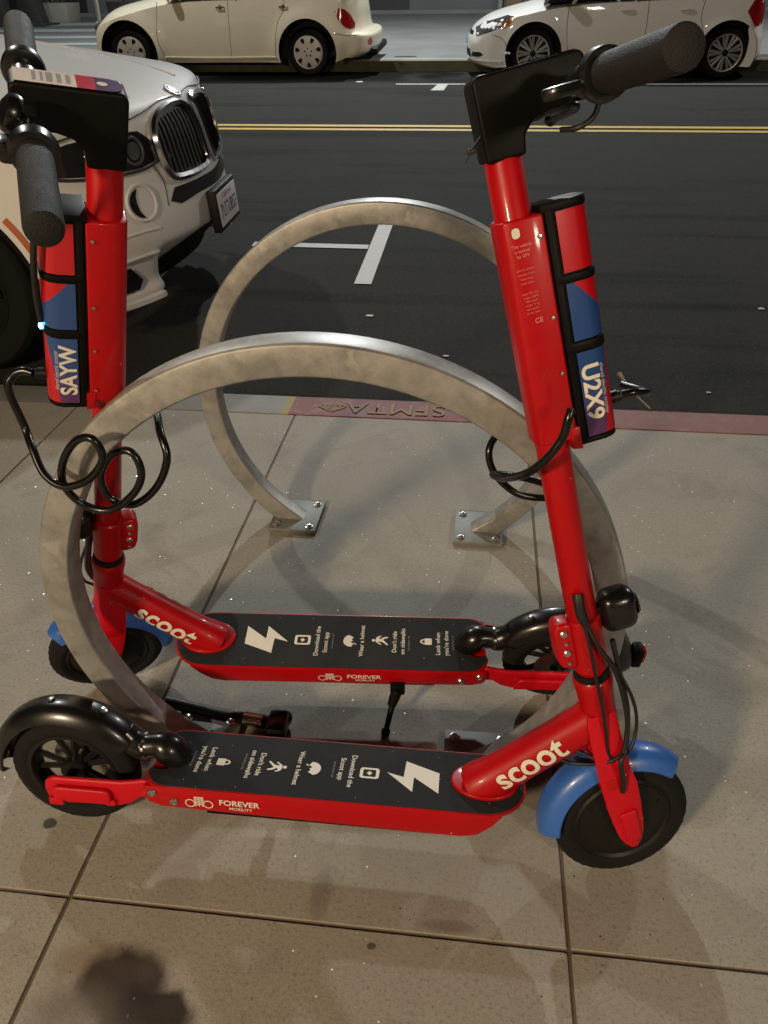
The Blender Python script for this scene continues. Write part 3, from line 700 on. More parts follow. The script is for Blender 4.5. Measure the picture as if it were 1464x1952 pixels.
    for an in range(0,360,40):
        c=Vector((.137,.0215*math.cos(R(an)),.1775+.0215*math.sin(R(an)))); lathe(mb,[(.0035,0),(.003,.002),(0,.0025)],c,(0,math.cos(R(an)),math.sin(R(an))),8)
    mb.build('bracket_rivets',M['steel'],root)
    # rear arms
    for sd in (-1,1):
        mb=MB(); poly=[(-.026,.082),(.100,.088),(.122,.096),(.140,.112),(.168,.114),(.168,.148),(.150,.153),(.128,.147),(.105,.143),(-.015,.141),(-.029,.132),(-.033,.115)]
        prism(mb,poly,sd*.048,sd*.058,axes=(0,2,1),bev=.005,seg=3); arm=mb.build('rear_arm',M['redmatte'],root,40)
        mb=MB(); prism(mb,rrect(-.014,.098,.090,.129,.012),sd*.0575,sd*.068,axes=(0,2,1),bev=.004,seg=3); prism(mb,rrect(-.024,.086,.002,.102,.004),sd*.0575,sd*.066,axes=(0,2,1),bev=.002); prism(mb,rrect(.078,.094,.096,.106,.003),sd*.0575,sd*.065,axes=(0,2,1),bev=.002)
        mb.build('arm_cover',M['redmatte'],arm,40)
        mb=MB(); tube(mb,[(0,sd*.018,WR),(0,sd*.05,WR)],.008,12); mb.build('axle',M['hub'],arm)
    # ---------------- kickstand (left side)
    zf=(.135)*math.tan(lean)-lift/math.cos(lean)
    mb=MB(); box(mb,(.330,.068,.098),(.03,.022,.03),bev=.004); tube(mb,[(.330,.074,.098),(.336,.083,.082),(.342,.092,.066)],[.012,.011,.009],12)
    tube(mb,[(.340,.090,.070),(.352,.128,zf+.010)],[.0065,.0055],10); tube(mb,[(.352,.126,zf+.012),(.354,.137,zf+.004)],[.009,.009],10)
    ks=mb.build('kickstand',M['black'],root,40)
    mb=MB()
    for q in ((.330,.083,.094),(.337,.090,.081)): lathe(mb,[(.005,0),(.004,.003),(0,.003)],q,(0,1,.2),10)
    mb.build('bolt',M['steel'],ks)
    # ---------------- stem
    mb=MB(); lathe(mb,[(.021,.300),(.0222,.302),(.0222,1.034),(.021,1.036)],(0,0,0),(0,0,1),40); stem=mb.build('stem',M['red'],root,50,T=TS)
    mb=MB(); lathe(mb,[(.0235,.308),(.0262,.310),(.0262,.398),(.0235,.401)],(0,0,0),(0,0,1),36)
    prism(mb,[(-.030,.322),(-.046,.327),(-.050,.345),(-.050,.392),(-.043,.405),(-.020,.402),(-.020,.322)],-.0165,.0165,axes=(0,2,1),bev=.006,seg=3)
    cl=mb.build('stem_clamp',M['red'],root,40,T=TS)
    for sd in (-1,1):
        for tt,rr_ in ((.388,.006),(.371,.0035),(.354,.006),(.336,.0035)):
            mb=MB(); lathe(mb,[(rr_,0),(rr_,.0015),(rr_*.7,.003),(0,.003)],(-.035,sd*.0165,tt),(0,sd,0),14); mb.build('bolt',M['steel'],cl,T=TS)
    # cover that carries the battery
    cross=[(-.026,-.014),(-.026,.014),(-.020,.0245),(-.008,.0292),(.027,.0292),(.027,-.0292),(-.008,-.0292),(-.020,-.0245)]
    mb=MB()
    prism(mb,cross,.684,.964,axes=(0,1,2),bev=.003,seg=3)
    prism(mb,[(.018,.671),(.032,.668),(.032,.700),(.018,.700)],-.0305,.0305,axes=(0,2,1),bev=.002)
    cov=mb.build('battery_mount',M['red'],root,40,T=TS)
    for sd in (-1,1):
        for tt in (.94,.844,.774,.705):
            mb=MB(); lathe(mb,[(.0026,0),(.0022,.0018),(0,.002)],(.019,sd*.0303,tt),(0,sd,0),8); mb.build('screw',M['steel'],cov,T=TS)
    mb=MB()
    sdn=-1
    def cfn(cf,ct): return lambda u,v:(cf+u,-.0306,ct+v)
    flat(mb,rrect(-.013,.944,-.0035,.9555,.0035,3),lambda u,v:(u,-.0306,v))
    mb.build('badge',M['print'],cov,180,T=TS)
    mb=MB()
    for i,(s_,sz) in enumerate((('This vehicle',.0052),('is locked',.0052),('by GPS',.0052))): text(mb,s_,sz,cfn(-.004,.935-.0058*i),.01)
    for i in range(4): text(mb,('shared electric','scooter rental','keep away','from water')[i],.0036,cfn(-.004,.908-.0052*i))
    for i in range(6): text(mb,('input 42V max','output 250W','IP54 rated','weight 14 kg','see manual','do not wash')[i],.0034,cfn(-.003,.880-.0046*i))
    text(mb,'CE',.0085,cfn(.002,.846),.02)
    mb.build('small_print',M['printfaint'],cov,180,T=TS)
    # battery pack
    def bcross(ins): 
        return [(.030,.030-ins),(.063,.0295-ins),(.0735,.026-ins),(.081-ins,.018),(.083-ins,.008),(.083-ins,-.008),(.081-ins,-.018),(.0735,-.026+ins),(.063,-.0295+ins),(.030,-.030+ins)]
    mb=MB(); prism(mb,bcross(.002),.676,.966,bev=.002)
    prism(mb,[(a+.001 if a>.05 else a-.006,b) for a,b in bcross(0)],.962,.972,bev=.002)
    prism(mb,bcross(0),.673,.680,bev=.002)
    box(mb,(.034,0,.82),(.010,.0605,.292),bev=.002)
    for tt,h in ((.884,.010),(.800,.013)): prism(mb,[(a+(.0012 if a>.05 else 0),b*1.03) for a,b in bcross(0)],tt-h/2,tt+h/2,bev=.002)
    bat=mb.build('battery_pack',M['black'],root,40,T=TS)
    def shell(t0,t1):
        pts=[p for p in bcross(0)]; pts[0]=(.041,.030); pts[-1]=(.041,-.030)
        k=10; n=len(pts); m_=MB(); vs=[(a,b,t0+(t1-t0)*j/k) for j in range(k+1) for a,b in pts]
        fs=[(j*n+i,j*n+i+1,(j+1)*n+i+1,(j+1)*n+i) for j in range(k) for i in range(n-1)]
        m_.add(vs,fs); return m_.build('battery_wrap',M['wrap'],bat,35,T=TS,uv=lambda i:(vs[i][0],vs[i][2]))
    shell(.891,.961); shell(.808,.878); wl=shell(.682,.793)
    mb=MB(); mb2=MB()
    for sd in (-1,1):
        # letter tops towards the front; right side reads down, left side reads up
        def bf(cf,ct): return lambda u,v:(cf+v,sd*(.0312 if cf+v<.0625 else .0312-(cf+v-.0625)*.34),ct+(u if sd>0 else -u))
        text(mb,code,.0310,bf(.0535,.740),.03,sx=.98); text(mb2,'shared electric scooter',.0078,bf(.0700,.740),.008,sx=.92)
    mb.build('code_lettering',M['print'],bat,180,T=TS); mb2.build('small_lettering',M['printdim'],bat,180,T=TS)
    # charging port, cable gland and LED at the battery's front
    mb=MB(); tube(mb,[(.075,0,.712),(.099,0,.714)],[.007,.007],14); tube(mb,[(.085,0,.714),(.095,0,.7145)],[.0085,.0085],14); mb.build('cable_gland',M['hub'],bat,T=TS)
    if near>0:
        mb=MB(); lathe(mb,[(.0042,0),(.004,.004),(0,.0055)],(.0835,.010,.8015),(1,.2,0),14); mb.build('status_light',M['led'],bat,T=TS)
    # ---------------- black top housing
    mb=MB()
    poly=[(-.0235,1.028),(.0220,1.028),(.0240,1.048),(.036,1.060),(.054,1.065),(.100,1.0665),(.101,1.112),(.094,1.1165),(-.020,1.1165),(-.0255,1.110)]
    prism(mb,poly,-.0232,.0232,axes=(0,2,1),bev=.011,seg=5)
    hd=mb.build('stem_housing',M['black'],root,40,T=TS)
    mb=MB()
    def top(poly,mi,z=1.1172): flat(mb,poly,lambda u,v:(u,v,z),mi,step=.01)
    lw=.0195
    top([(.095,-lw),(.095,lw),(.030,lw),(.030,-lw)],0); 
    top([(.030,-lw),(.030,lw),(.010,lw),(.010,-lw)],1)
    top([(.010,-lw),(.010,lw)]+[(-.004+.017*math.cos(a),lw*math.sin(a)) for a in [PI/2+PI*k/12 for k in range(13)]],2)
    top(ell(.002,0,.006,.006,16),3,1.1176)
    for cx,wd in ((.074,.003),(.066,.002),(.058,.006),(.048,.004),(.0385,.004)): top([(cx-wd/2,-.014),(cx+wd/2,-.014),(cx+wd/2,.012),(cx-wd/2,.012)],4,1.1176)
    mb.build('top_label',[M['label'],M['labelred'],M['labelpur'],M['print'],M['smallprint']],hd,180,T=TS)
    # ---------------- handlebar
    bt=1.083; bfw=.081
    mb=MB(); tube(mb,[(bfw,-.17,bt),(bfw,.17,bt)],.0125,20); hb=mb.build('handlebar',M['chrome'],root,T=TS)
    for sd in (-1,1):
        mb=MB(); gr=.0185
        prof_=[(gr*.86,.128),(gr,.131),(gr,.275),(gr*.96,.2805),(gr*.80,.283),(0,.2835)]
        lathe(mb,prof_,(bfw,0,bt),(0,sd,0),36); g=mb.build('grip',M['gripr'],hb,40,T=TS)
        mb=MB(); lathe(mb,[(.019,.106),(.0245,.108),(.026,.113),(.0245,.126),(.019,.128)],(bfw,0,bt),(0,sd,0),32)
        lathe(mb,[(.0135,.065),(.0165,.067),(.0165,.104),(.0135,.106)],(bfw,0,bt),(0,sd,0),28); mb.build('grip_collar',M['gloss'],hb,40,T=TS)
    # thumb throttle on the right, pointing back
    mb=MB(); prism(mb,[(bfw-.018,-.098),(bfw-.030,-.092),(bfw-.058,-.098),(bfw-.062,-.106),(bfw-.050,-.116),(bfw-.020,-.122)],bt-.010,bt+.002,bev=.004); mb.build('throttle_paddle',M['gloss'],hb,40,T=TS)
    # brake lever on the left, reaching forward under the grip, with ball end
    mb=MB(); box(mb,(bfw+.018,.088,bt-.012),(.034,.030,.024),bev=.006)
    tube(mb,catmull([(bfw+.022,.088,bt-.014),(bfw+.046,.100,bt-.020),(bfw+.056,.125,bt-.024),(bfw+.054,.165,bt-.028),(bfw+.050,.205,bt-.030)],5),.0052,10)
    bm=bmesh.new(); bmesh.ops.create_uvsphere(bm,u_segments=16,v_segments=10,radius=.009); bmadd(mb,bm,0,Matrix.Translation((bfw+.050,.208,bt-.030)))
    mb.build('brake_lever',M['gloss'],hb,40,T=TS)
    # bell on the left
    mb=MB(); lathe(mb,[(.020,0),(.022,.006),(.019,.014),(.010,.019),(0,.020)],(bfw+.012,.052,bt+.008),(.9,0,.3),24); mb.build('bell',M['gloss'],hb,40,T=TS)
    # brake cable from lever down behind the housing into the stem
    mb=MB()
    if near>0: tube(mb,catmull([(bfw+.010,.086,bt-.012),(bfw+.014,.075,bt-.05),(bfw+.006,.050,bt-.11),(.086,.034,.95),(.089,.026,.90),(.0885,.016,.85),(.085,.012,.81)],7),.0042,8)
    else:
        tube(mb,catmull([(bfw+.005,-.045,bt),(bfw+.018,-.050,bt-.016),(bfw+.012,-.050,bt-.034),(bfw-.006,-.048,bt-.042),(bfw-.020,-.03,bt-.040)],7),.0030,8)
        tube(mb,[(-.022,-.012,1.058),(-.034,-.016,1.050),(-.047,-.018,1.036)],.0016,6); box(mb,(-.038,-.017,1.046),(.009,.006,.006),bev=.001)
    mb.build('brake_cable',M['cablem'],hb,60,T=TS)
    # ---------------- headlight
    mb=MB(); box(mb,(.053,0,.396),(.056,.048,.066),bev=.019,seg=4); hl=mb.build('headlight',M['gloss'],root,40,T=TS)
    mb=MB(); lathe(mb,[(.017,0),(.017,.002),(.010,.004),(0,.0045)],(.0805,0,.396),(1,0,0),24); mb.build('lens',M['glassdark'],hl,T=TS)
    mb=MB(); box(mb,(.026,0,.396),(.02,.02,.03),bev=.004); mb.build('bracket',M['black'],hl,T=TS)
    # ---------------- cables by the steering head (right side)
    mb=MB(); s_=-1
    tube(mb,catmull([(-.006,-.021,.452),(-.008,-.025,.440),(-.008,-.027,.420),(-.004,-.030,.400)],5),[.0078]*12+[.0075,.0068,.006,.005],12)
    tube(mb,catmull([(-.008,-.027,.425),(-.006,-.034,.376),(-.005,-.036,.320),(-.003,-.036,.259),(-.004,-.036,.208),(-.006,-.037,.172),(-.002,-.04,.150)],6),.0026,8)
    tube(mb,catmull([(-.008,-.027,.418),(.004,-.036,.373),(.024,-.038,.315),(.030,-.040,.254),(.027,-.042,.204),(.011,-.046,.166),(-.018,-.034,.148),(-.055,-.010,.140),(-.080,.0,.150),(-.10,.01,.150)],6),.0033,8)
    tube(mb,catmull([(.008,-.034,.360),(.030,-.034,.31),(.047,-.032,.245),(.044,-.034,.195),(.023,-.042,.163),(-.011,-.034,.150),(-.041,-.014,.160),(-.062,.0,.172),(-.08,.01,.175)],6),.0028,8)
    tube(mb,catmull([(.030,-.030,.365),(.034,-.028,.30),(.036,-.030,.23),(.020,-.044,.175),(.006,-.055,.160),(.005,-.054,.120),(.003,-.050,.095)],6),.0042,8)
    mb.build('front_cables',M['cablem'],root,60,T=TS)
    return root,sp
rR,spR=scooter(-.6592,.8295,.0044,.125,.2435,-1,'front red kick scooter coded U2X9 with its blue front fender at right, nearest the camera','U2X9',.0035)
rL,spL=scooter(.2129,1.228,3.2099,.1826,.3922,1,'rear red kick scooter coded SAYW facing left, standing between the two hoop racks','SAYW',.0045)
def world_part(name,pts,r,mat,root,seg=12,n=8):
    mb=MB(); P=catmull(pts,n); inv=root.matrix_world.inverted(); tube(mb,[inv@Vector(p) for p in P],r,seg); return mb.build(name,mat,root,60)
bpy.context.view_layer.update()
gl=rL.matrix_world@spL(.101,0,.7145); gr_=rR.matrix_world@spR(.101,0,.7145)
coil=[tuple(gl),(gl.x-.014,gl.y,gl.z+.003),(gl.x-.030,gl.y-.003,gl.z-.004),(gl.x-.040,gl.y-.008,gl.z-.026),(-.662,.98,.727),(-.646,.96,.7),(-.625,.94,.667),(-.591,.93,.654),(-.55,.93,.671),(-.522,.93,.705),(-.529,.93,.737),(-.558,.935,.731),(-.59,.94,.692),(-.602,.945,.647),(-.581,.95,.61),(-.54,.95,.603),(-.496,.95,.636),(-.477,.95,.674),(-.489,.955,.705),(-.521,.96,.697),(-.55,.965,.657),(-.546,.965,.616),(-.511,.97,.602),(-.471,.975,.632),(-.447,.98,.681),(-.459,1.0,.715),(-.485,1.05,.728),(-.53,1.075,.722)]
world_part('lock_cable',coil,.0060,M['cable'],rL)
coilR=[(.124,.868,.845),(.121,.862,.833),(.117,.860,.81),(.103,.86,.783),(.081,.88,.746),(.056,.95,.695),(.043,1.0,.671),(.08,1.035,.649),(.125,1.05,.63),(.150,1.05,.615),(.127,1.045,.607),(.083,1.04,.616),(.048,1.045,.645),(.036,1.05,.678),(.045,1.065,.70),(.072,1.08,.715)]
world_part('lock_cable',coilR,.0056,M['cable'],rR)
g=gr_; world_part('lock_lead',[tuple(g),(g.x+.018,g.y+.003,g.z+.003),(g.x+.036,g.y+.02,g.z-.004),(g.x+.040,g.y+.06,g.z-.02),(g.x+.02,g.y+.10,g.z-.03)],.0055,M['cable'],rR)
# lock end lying on the pavement
lk=empty('lock_cable_end',(-.40,1.07,0)); tag(lk,'black lock cable with metal sleeve lying on the pavement between the two scooter decks','lock cable')
def lkb(name,mb,mat): return mb.build(name,mat,lk,40,T=Matrix.Translation((.40,-1.07,0)))
mb=MB(); tube(mb,catmull([(-.60,1.092,.022),(-.585,1.090,.020),(-.50,1.080,.014),(-.42,1.068,.017)],6),.0125,16); lkb('cable',mb,M['cablem'])
mb=MB(); tube(mb,[(-.423,1.068,.019),(-.382,1.063,.020)],.0155,20); lkb('sleeve',mb,M['steel'])
mb=MB(); tube(mb,[(-.386,1.063,.017),(-.360,1.060,.020)],[.013,.016],20); box(mb,(-.350,1.052,.022),(.042,.058,.040),bev=.009); lathe(mb,[(.015,0),(.017,.004),(.017,.016),(.013,.02),(0,.02)],(-.343,1.072,.012),(0.2,.1,1),24); lkb('lock_head',mb,M['gloss'])
# ================================================================== CARS
class Car:
    """profile: list (x,z,L,D) from lower front lip over bonnet, belt line and tail to lower rear lip.
    L rounds the corners in plan, D lets the edge drop below the centre line."""
    def __init__(c,prof,hw,nexp,sill,axles,wr,archr,flare=(0,0),zmid=.6,tumble=.05,sub=5):
        P=catmull([(p[0],p[1],p[2]) for p in prof],sub); Dd=catmull([(p[3],0,0) for p in prof],sub)
        c.P=[(p.x,p.y,max(0,p.z),d.x) for p,d in zip(P,Dd)]
        c.hw=hw;c.n=nexp;c.sill=sill;c.axles=axles;c.wr=wr;c.archr=archr;c.flare=flare;c.zmid=zmid;c.tumble=tumble
        c.front=max(p[0] for p in c.P)
        c.mid=[i for i,p in enumerate(c.P)]
    rec=0
    def recess(c,y,z):
        if not c.rec or z>.46: return 0
        t=min(1,(.46-z)/.2); u=max(0,min(1,(.54-abs(y))/.06)); return c.rec*t*(u*u*(3-2*u))
    def HW(c,x,z):
        b=c.hw*(1-c.tumble*((z-c.zmid)/.45)**2 if z>c.zmid else 1-c.tumble*.8*((z-c.zmid)/.45)**2)
        for a in c.axles:
            d=math.hypot(x-a,z-c.wr); b+=c.flare[0]*math.exp(-((d-c.archr)/c.flare[1])**2) if c.flare[0] else 0
        return b
    def top(c,p,v):
        x0,z0,L,D=p; a=abs(v); s=1 if x0>0 else -1
        if x0>0: x0-=c.recess(v*c.hw,z0)
        drop=L*(1-max(0,1-a**c.n)**(1/c.n)); x=x0-s*drop; z=z0-D*a**2.6
        return x,v*c.HW(x,z),z
    def body(c,name,mat,root,nv=22):
        mb=MB(); vv=[]
        for k in range(-nv,nv+1):
            t=k/nv; vv.append(math.copysign(1-(1-abs(t))**1.7,t))
        m=len(vv); vs=[c.top(p,v) for p in c.P for v in vv]
        fs=[(i*m+j,i*m+j+1,(i+1)*m+j+1,(i+1)*m+j) for i in range(len(c.P)-1) for j in range(m-1)]
        mb.add(vs,fs)
        edge=[c.top(p,1.0) for p in c.P]; c.edge=[(e[0],e[2]) for e in edge]
        # side outline: edge then back along the sill with wheel arches
        x_f=c.edge[0][0]; x_r=c.edge[-1][0]
        low=[]
        for a in sorted(c.axles):
            h=c.sill-c.wr; ca=math.asin(max(-1,min(1,h/c.archr)))
            low.append([(a+c.archr*math.cos(t),c.wr+c.archr*math.sin(t)) for t in [PI-ca+(2*ca-PI)*k/22 for k in range(23)]])
        bottom=[(x_r+.02,c.edge[-1][1]-.002)]+low[0]+[(low[0][-1][0]+(low[1][0][0]-low[0][-1][0])*k/16,c.sill) for k in range(1,16)]+low[1]+[(x_f,c.sill)]
        loop=[Vector(p) for p in c.edge]+[Vector(p) for p in bottom]
        q=[]
        for p in loop:
            if not q or (p-q[-1]).length>1e-4: q.append(p)
        loop=q; n=len(loop)
        x0=min(p.x for p in loop);x1=max(p.x for p in loop);z0=min(p.y for p in loop);z1=max(p.y for p in loop); st=.045
        inner=[]
        for i in range(int((x1-x0)/st)):
            for j in range(int((z1-z0)/st)):
                p=Vector((x0+(i+.5)*st,z0+(j+.5)*st))
                if min((p-a).length_squared for a in loop)>(st*.55)**2: inner.append(p)
        v2,_,f2,*_=geometry.delaunay_2d_cdt(loop+inner,[],[list(range(n))],1,1e-6)
        for sd in (-1,1): mb.add([(p.x,sd*c.HW(p.x,p.y),p.y) for p in v2],[tuple(f) for f in f2])
        o=mb.build(name,mat,root,180)
        bm=bmesh.new(); bm.from_mesh(o.data); bmesh.ops.remove_doubles(bm,verts=bm.verts,dist=.0015); bmesh.ops.recalc_face_normals(bm,faces=bm.faces); bm.to_mesh(o.data); bm.free()
        o.data.shade_smooth(); o.data.set_sharp_from_angle(angle=R(48)); c.o=o
        # floor and wheel wells
        mb=MB(); box(mb,((x_f+x_r)/2,0,c.sill+.14),(x_f-x_r-.5,c.hw*1.5,.24))
        for a in c.axles:
            for sd in (-1,1):
                pts=[(a+(c.archr+.012)*math.cos(t),c.wr+(c.archr+.012)*math.sin(t)) for t in [PI*k/16 for k in range(17)]]
                vs=[(x,sd*(c.HW(x,z)-.012),z) for x,z in pts]+[(x,sd*(c.hw-.30),z) for x,z in pts]+[(a,sd*(c.hw-.30),c.wr-.05)]
                mb.add(vs,[(k,k+1,k+18,k+17) for k in range(16)]+[(k+17,k+18,34) for k in range(16)])
        mb.build('underbody',M['trim'],root,60)
        return o
    def side(c,sd,off=.003):
        def g(x,z):
            y=c.HW(x,z)
            # past the corner: invert the plan rounding at this height
            best=None
            for p in c.P:
                if abs(p[1]-z)<.03 and p[2]>.03 and (p[0]>0)==(x>0):
                    if best is None or abs(p[1]-z)<abs(best[1]-z): best=p
            if best:
                x0,L=best[0],best[2]; s=1 if x0>0 else -1; t=s*(x0-x)/L
                if t<1: t=max(0,t); y=y*max(0,1-(1-t)**c.n)**(1/c.n)
            nx=(x-0)*0
            return (x+(off if best and abs(x)>abs(best[0])-best[2] else 0)*(1 if x>0 else -1),sd*(y+off),z)
        return g
    def frontx(c,off=.004,rear=False):
        ps=[p for p in c.P if (p[0]>0)!=rear]
        s=-1 if rear else 1
        ps=[p for p in ps if abs(p[0])>abs(ps[0 if not rear else -1][0])-.35]
        def g(y,z):
            a=min(.995,abs(y)/c.hw)
            ps_=sorted(ps,key=lambda p:p[1]); 
            zz=[p[1] for p in ps_]
            z_=min(max(z,zz[0]),zz[-1])
            for i in range(len(ps_)-1):
                if zz[i]<=z_<=zz[i+1]:
                    t=(z_-zz[i])/max(1e-6,zz[i+1]-zz[i]); x0=ps_[i][0]*(1-t)+ps_[i+1][0]*t; L=ps_[i][2]*(1-t)+ps_[i+1][2]*t; break
            else: x0,L=ps_[-1][0],ps_[-1][2]
            if not rear: x0-=c.recess(y,z)
            n=c.n; dr=L*(1-(1-a**n)**(1/n)); slope=L*a**(n-1)*(1-a**n)**(1/n-1)/c.hw
            k=1/math.hypot(1,slope)
            return (s*(abs(x0)-dr+off*k),y+math.copysign(off*slope*k,y),z)
        return g
def line_tube(mb,pts,fn,r,n=6,closed=False,mi=0):
    P=[fn(*p) for p in catmull([(a,b,0) for a,b in pts],n,closed) and [(q.x,q.y) for q in catmull([(a,b,0) for a,b in pts],n,closed)]]
    tube(mb,P,r,6,mi,closed)
def car_wheel(root,x,y,wr,rimr,sd,style,w=.19):
    y-=sd*.02
    wh=empty('wheel',(x,y,wr)); wh.parent=root
    mb=MB(); prof=[(rimr*.98,-w/2+.01),(rimr+.01,-w/2),(wr-.03,-w/2-.003),(wr-.008,-w/2+.015),(wr,-w/2+.04),(wr,w/2-.04),(wr-.008,w/2-.015),(wr-.03,w/2+.003),(rimr+.01,w/2),(rimr*.98,w/2-.01)]
    lathe(mb,prof,(0,0,0),(0,1,0),56,cap=False)
    mb.build('tyre',M['rubber'],wh,40)
    mb=MB(); yo=sd*(w/2-.012)
    lathe(mb,[(rimr*1.0,0),(rimr,.008),(rimr*.94,.006),(rimr*.90,-.04)],(0,yo,0),(0,sd,0),56,0,cap=False)
    if style=='spokes':
        lathe(mb,[(rimr*.92,-.06),(0,-.06)],(0,yo,0),(0,sd,0),40,1,cap=False)
        for k in range(9):
            for dd in (-.13,.13):
                a=2*PI*k/9; u=Vector((math.cos(a+dd*.35),0,math.sin(a+dd*.35))); q=Vector((math.cos(a+dd),0,math.sin(a+dd)))
                b=Vector((0,yo,0)); tube(mb,[b+u*.035+Vector((0,sd*-.005,0)),b+q*rimr*.93+Vector((0,sd*-.002,0))],[.012,.019],5)
        lathe(mb,[(.045,-.03),(.045,.0),(.03,.008),(0,.008)],(0,yo,0),(0,sd,0),24,1)
        mb.build('rim',[M['rimsilver'],M['trim']],wh,40)
    elif style=='hubcap':
        # cap with seven openings
        segs=7; pts=[]; 
        prof=[(rimr*.97,0),(rimr*.93,.012),(rimr*.60,.020),(rimr*.35,.016),(.03,.020),(0,.021)]
        lathe(mb,prof,(0,yo,0),(0,sd,0),56,0,cap=False)
        for k in range(segs):
            a=2*PI*k/segs+.2; cx,cz=rimr*.74*math.cos(a),rimr*.74*math.sin(a); t=Vector((-math.sin(a),math.cos(a))); rd=Vector((math.cos(a),math.sin(a)))
            poly=[Vector((cx,cz))+t*p[0]*rimr+rd*p[1]*rimr for p in ((-.13,.12),(-.07,.15),(.07,.15),(.13,.12),(.12,0),(.06,-.15),(-.06,-.15),(-.12,0))]
            vs=[(p.x,yo+sd*.0215,p.y) for p in poly]; mb.add(vs,[tuple(range(8))],1)
        for k in range(5):
            a=2*PI*k/5+.3; lathe(mb,[(.010,0),(.010,.003),(0,.003)],(.045*math.cos(a),yo+sd*.0185,.045*math.sin(a)),(0,sd,0),10,1)
        mb.build('hubcap',[M['hubcap'],M['trim']],wh,40)
    else:
        lathe(mb,[(rimr*.92,-.06),(0,-.06)],(0,yo,0),(0,sd,0),40,1,cap=False)
        for k in range(5):
            a=2*PI*k/5; u=Vector((math.cos(a),0,math.sin(a))); b=Vector((0,yo,0)); tube(mb,[b+u*.03,b+u*rimr*.93],[.03,.018],6)
        mb.build('rim',[M['hub'],M['trim']],wh,40)
    return wh
def cabin(root,base,roof,hwb,hwr,paint,pillars):
    """glasshouse: base & roof = [(x,z)] lists of equal length from front to back"""
    mb=MB(); vs=[];n=len(base)
    for (x,z) in base: vs.append((x,hwb,z))
    for (x,z) in roof: vs.append((x,hwr,z))
    for (x,z) in base: vs.append((x,-hwb,z))
    for (x,z) in roof: vs.append((x,-hwr,z))
    fs=[(i,i+1,n+i+1,n+i) for i in range(n-1)]+[(2*n+i,2*n+i+1,3*n+i+1,3*n+i) for i in range(n-1)]
    fs+=[(0,n,3*n,2*n),(n-1,2*n-1,4*n-1,3*n-1)]
    mb.add(vs,fs).build('windows',M['carglass'],root,30)
    mb=MB(); vs=[]
    for y in (-hwr-.01,-hwr*.6,0,hwr*.6,hwr+.01):
        for x,z in roof: vs.append((x,y,z+.035*(1-(y/hwr)**2)+.002))
    mb.add(vs,[(j*n+i,j*n+i+1,(j+1)*n+i+1,(j+1)*n+i) for j in range(4) for i in range(n-1)]).build('roof',paint,root,40)
    mb=MB()
    for i in pillars:
        for sd in (-1,1):
            b=Vector((base[i][0],sd*(hwb+.004),base[i][1]-.02)); t=Vector((roof[i][0],sd*(hwr-.004),roof[i][1]+.01)); tube(mb,[b,t],.02,8)
    mb.build('pillars',paint,root,40)

def parked(name,x,y,yaw,label):
    z=roadz(y); root=empty(name,(x,y,z)); root.rotation_euler=(math.atan(RS)*1.0,0,0)
    root.matrix_world=Matrix.Translation((x,y,z))@Matrix.Rotation(math.atan(RS),4,'X')@Matrix.Rotation(yaw,4,'Z')
    return tag(root,label,'car','cars parked along the street')
# ---------------- white hatchback (right)
h=parked('parked_car',1.753,12.37,PI,'white hatchback with multi spoke alloy wheels parked across the street at right')
c=Car([(1.90,.13,.30,0),(1.99,.16,.36,0),(2.02,.22,.38,0),(2.03,.30,.38,0),(2.025,.40,.38,0),(1.98,.50,.36,0),(1.90,.575,.34,0),(1.76,.65,.28,.01),(1.55,.715,.16,.03),(1.3,.775,.05,.06),(1.05,.82,0,.07),(.5,.85,0,.04),(0,.86,0,.03),(-.8,.88,0,.02),(-1.35,.93,0,.02),(-1.55,.90,.12,.01),(-1.64,.75,.26,0),(-1.68,.55,.30,0),(-1.72,.42,.30,0),(-1.72,.25,.30,0),(-1.66,.14,.28,0)],
      .80,2.3,.135,(1.177,-1.177),.285,.352,(.018,.05),.52,.06)
body=c.body('body',M['carwhite'],h)
for a in (1.177,-1.177):
    for sd in (-1,1): car_wheel(h,a,sd*.70,.285,.205,sd,'spokes',.18)
cabin(h,[(1.08,.80),(.75,.83),(0,.86),(-.75,.875),(-1.45,.92)],[(.42,1.30),(.25,1.36),(-.3,1.40),(-.9,1.38),(-1.30,1.30)],.775,.60,M['carwhite'],(0,1,2,3,4))
